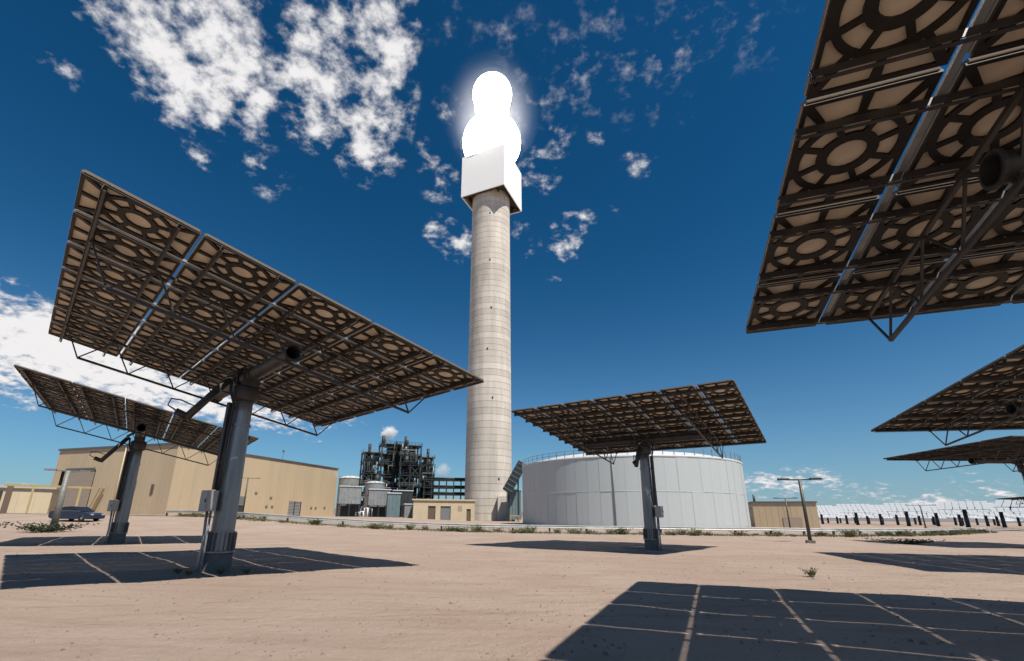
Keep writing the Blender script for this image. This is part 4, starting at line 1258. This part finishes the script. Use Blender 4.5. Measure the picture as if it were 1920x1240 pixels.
for k in range(150):
    s = rn.uniform(6, acc[-1] - 1)
    p = at_len(s); q = p + Vector((rn.uniform(-.6, .6), rn.uniform(-1.6, 0.9), 0))
    sc_ = rn.uniform(0.5, 1.35)
    o = link('desert_shrub', rn.choice(SH[:3] if k % 3 else SH))
    o.location = (q.x, q.y, gz(q.x, q.y) - 0.03); o.rotation_euler = (0, 0, rn.uniform(0, 6.28)); o.scale = (sc_ * 1.3, sc_ * 1.3, sc_)
    tag(o, 'small desert shrub at the foot of the long guardrail', 'shrub', 'shrubs along the guardrail'); nsh += 1
gs = MB()
for k in range(7000):
    s = rn.uniform(4, acc[-1] - 1)
    if noise.noise(Vector((s * 0.35, 2, 0))) < -0.12 and rn.random() < 0.8: continue
    p = at_len(s); x = p.x + rn.uniform(-.4, .4); y = p.y + rn.gauss(-0.5, 0.7)
    z = gz(x, y); h_ = rn.uniform(0.08, 0.3); a = rn.uniform(0, 6.28); w_ = rn.uniform(0.02, 0.05)
    n = len(gs.v)
    gs.v += [(x - w_ * math.cos(a), y - w_ * math.sin(a), z), (x + w_ * math.cos(a), y + w_ * math.sin(a), z), (x + rn.uniform(-.12, .12), y + rn.uniform(-.12, .12), z + h_)]
    gs.face((n, n + 1, n + 2), 0 if rn.random() < 0.6 else 1)
tag(gs.build('roadside_grass', ['leaf', 'dryleaf']), 'thin strip of green and dry grass along the guardrail', 'grass', kind='stuff')
big = shrub_mesh(9, 170, 0.6, 1.6, 'darkleaf', 0.04)
p = pol(-41.9, 52)
o = link('desert_bush', big); o.location = (p.x, p.y, gz(p.x, p.y)); o.scale = (2.2, 1.6, 1.2)
tag(o, 'spreading dark bush around the foot of the weathered left lamp post', 'bush')
p = pol(40.6, 47); o = link('desert_bush', big); o.location = (p.x, p.y, gz(p.x, p.y)); o.scale = (1.9, 1.0, 0.6)
tag(o, 'low dark weed patch on the sand in front of the right guardrail bend', 'bush')
p = pol(32.95, 17.3); o = link('grass_tuft', SH[0]); o.location = (p.x, p.y, gz(p.x, p.y)); o.scale = (0.42, 0.42, 0.42)
tag(o, 'lone green weed tuft on the open sand between two shadows', 'weed')
for i, (x, y) in enumerate(((-7.2, 13.7), (-8.3, 13.6), (-6.6, 13.9), (-7.9, 13.4))):
    o = link('dry_weed', SH[2]); o.location = (x, y, gz(x, y)); o.scale = (0.35, 0.35, 0.3); o.rotation_euler = (0, 0, i)
    tag(o, 'sparse dry weed at the foot of the large left heliostat pole', 'weed', 'weeds at the pole foot')

# pebbles and clods on the sand
rn = random.Random(21)
pb = MB()
def stone(x, y, s, z):
    n = len(pb.v)
    rx = rn.uniform(0.7, 1.3); ry = rn.uniform(0.6, 1.1)
    a = rn.uniform(0, 6.28); ca, sa = math.cos(a), math.sin(a)
    for k in range(5):
        t = 2 * math.pi * k / 5; q = rn.uniform(0.8, 1.15)
        px, py = s * rx * math.cos(t) * q, s * ry * math.sin(t) * q
        pb.v.append((x + px * ca - py * sa, y + px * sa + py * ca, z - 0.3 * s))
    for k in range(5):
        t = 2 * math.pi * (k + 0.5) / 5; q = rn.uniform(0.4, 0.7)
        px, py = s * rx * math.cos(t) * q, s * ry * math.sin(t) * q
        pb.v.append((x + px * ca - py * sa, y + px * sa + py * ca, z + s * rn.uniform(0.3, 0.6)))
    for k in range(5):
        j = (k + 1) % 5
        pb.face((n + k, n + j, n + 5 + k)); pb.face((n + j, n + 5 + j, n + 5 + k))
    pb.face(tuple(n + 5 + k for k in range(5)))
for i in range(16000):
    D = 3.5 + 45 * rn.random() ** 1.6
    az = rn.uniform(-52, 56)
    p = pol(az, D)
    cl = noise.noise(Vector((p.x * 0.5, p.y * 0.5, 9)))
    if cl < -0.05 and rn.random() < 0.75: continue
    s = 0.007 + 0.028 * rn.random() ** 4 + (0.03 if rn.random() < 0.015 else 0)
    stone(p.x, p.y, s, gz(p.x, p.y))
tag(pb.build('pebbles', 'stone'), 'scattered pebbles and clods lying on the sand', 'pebbles', kind='stuff')
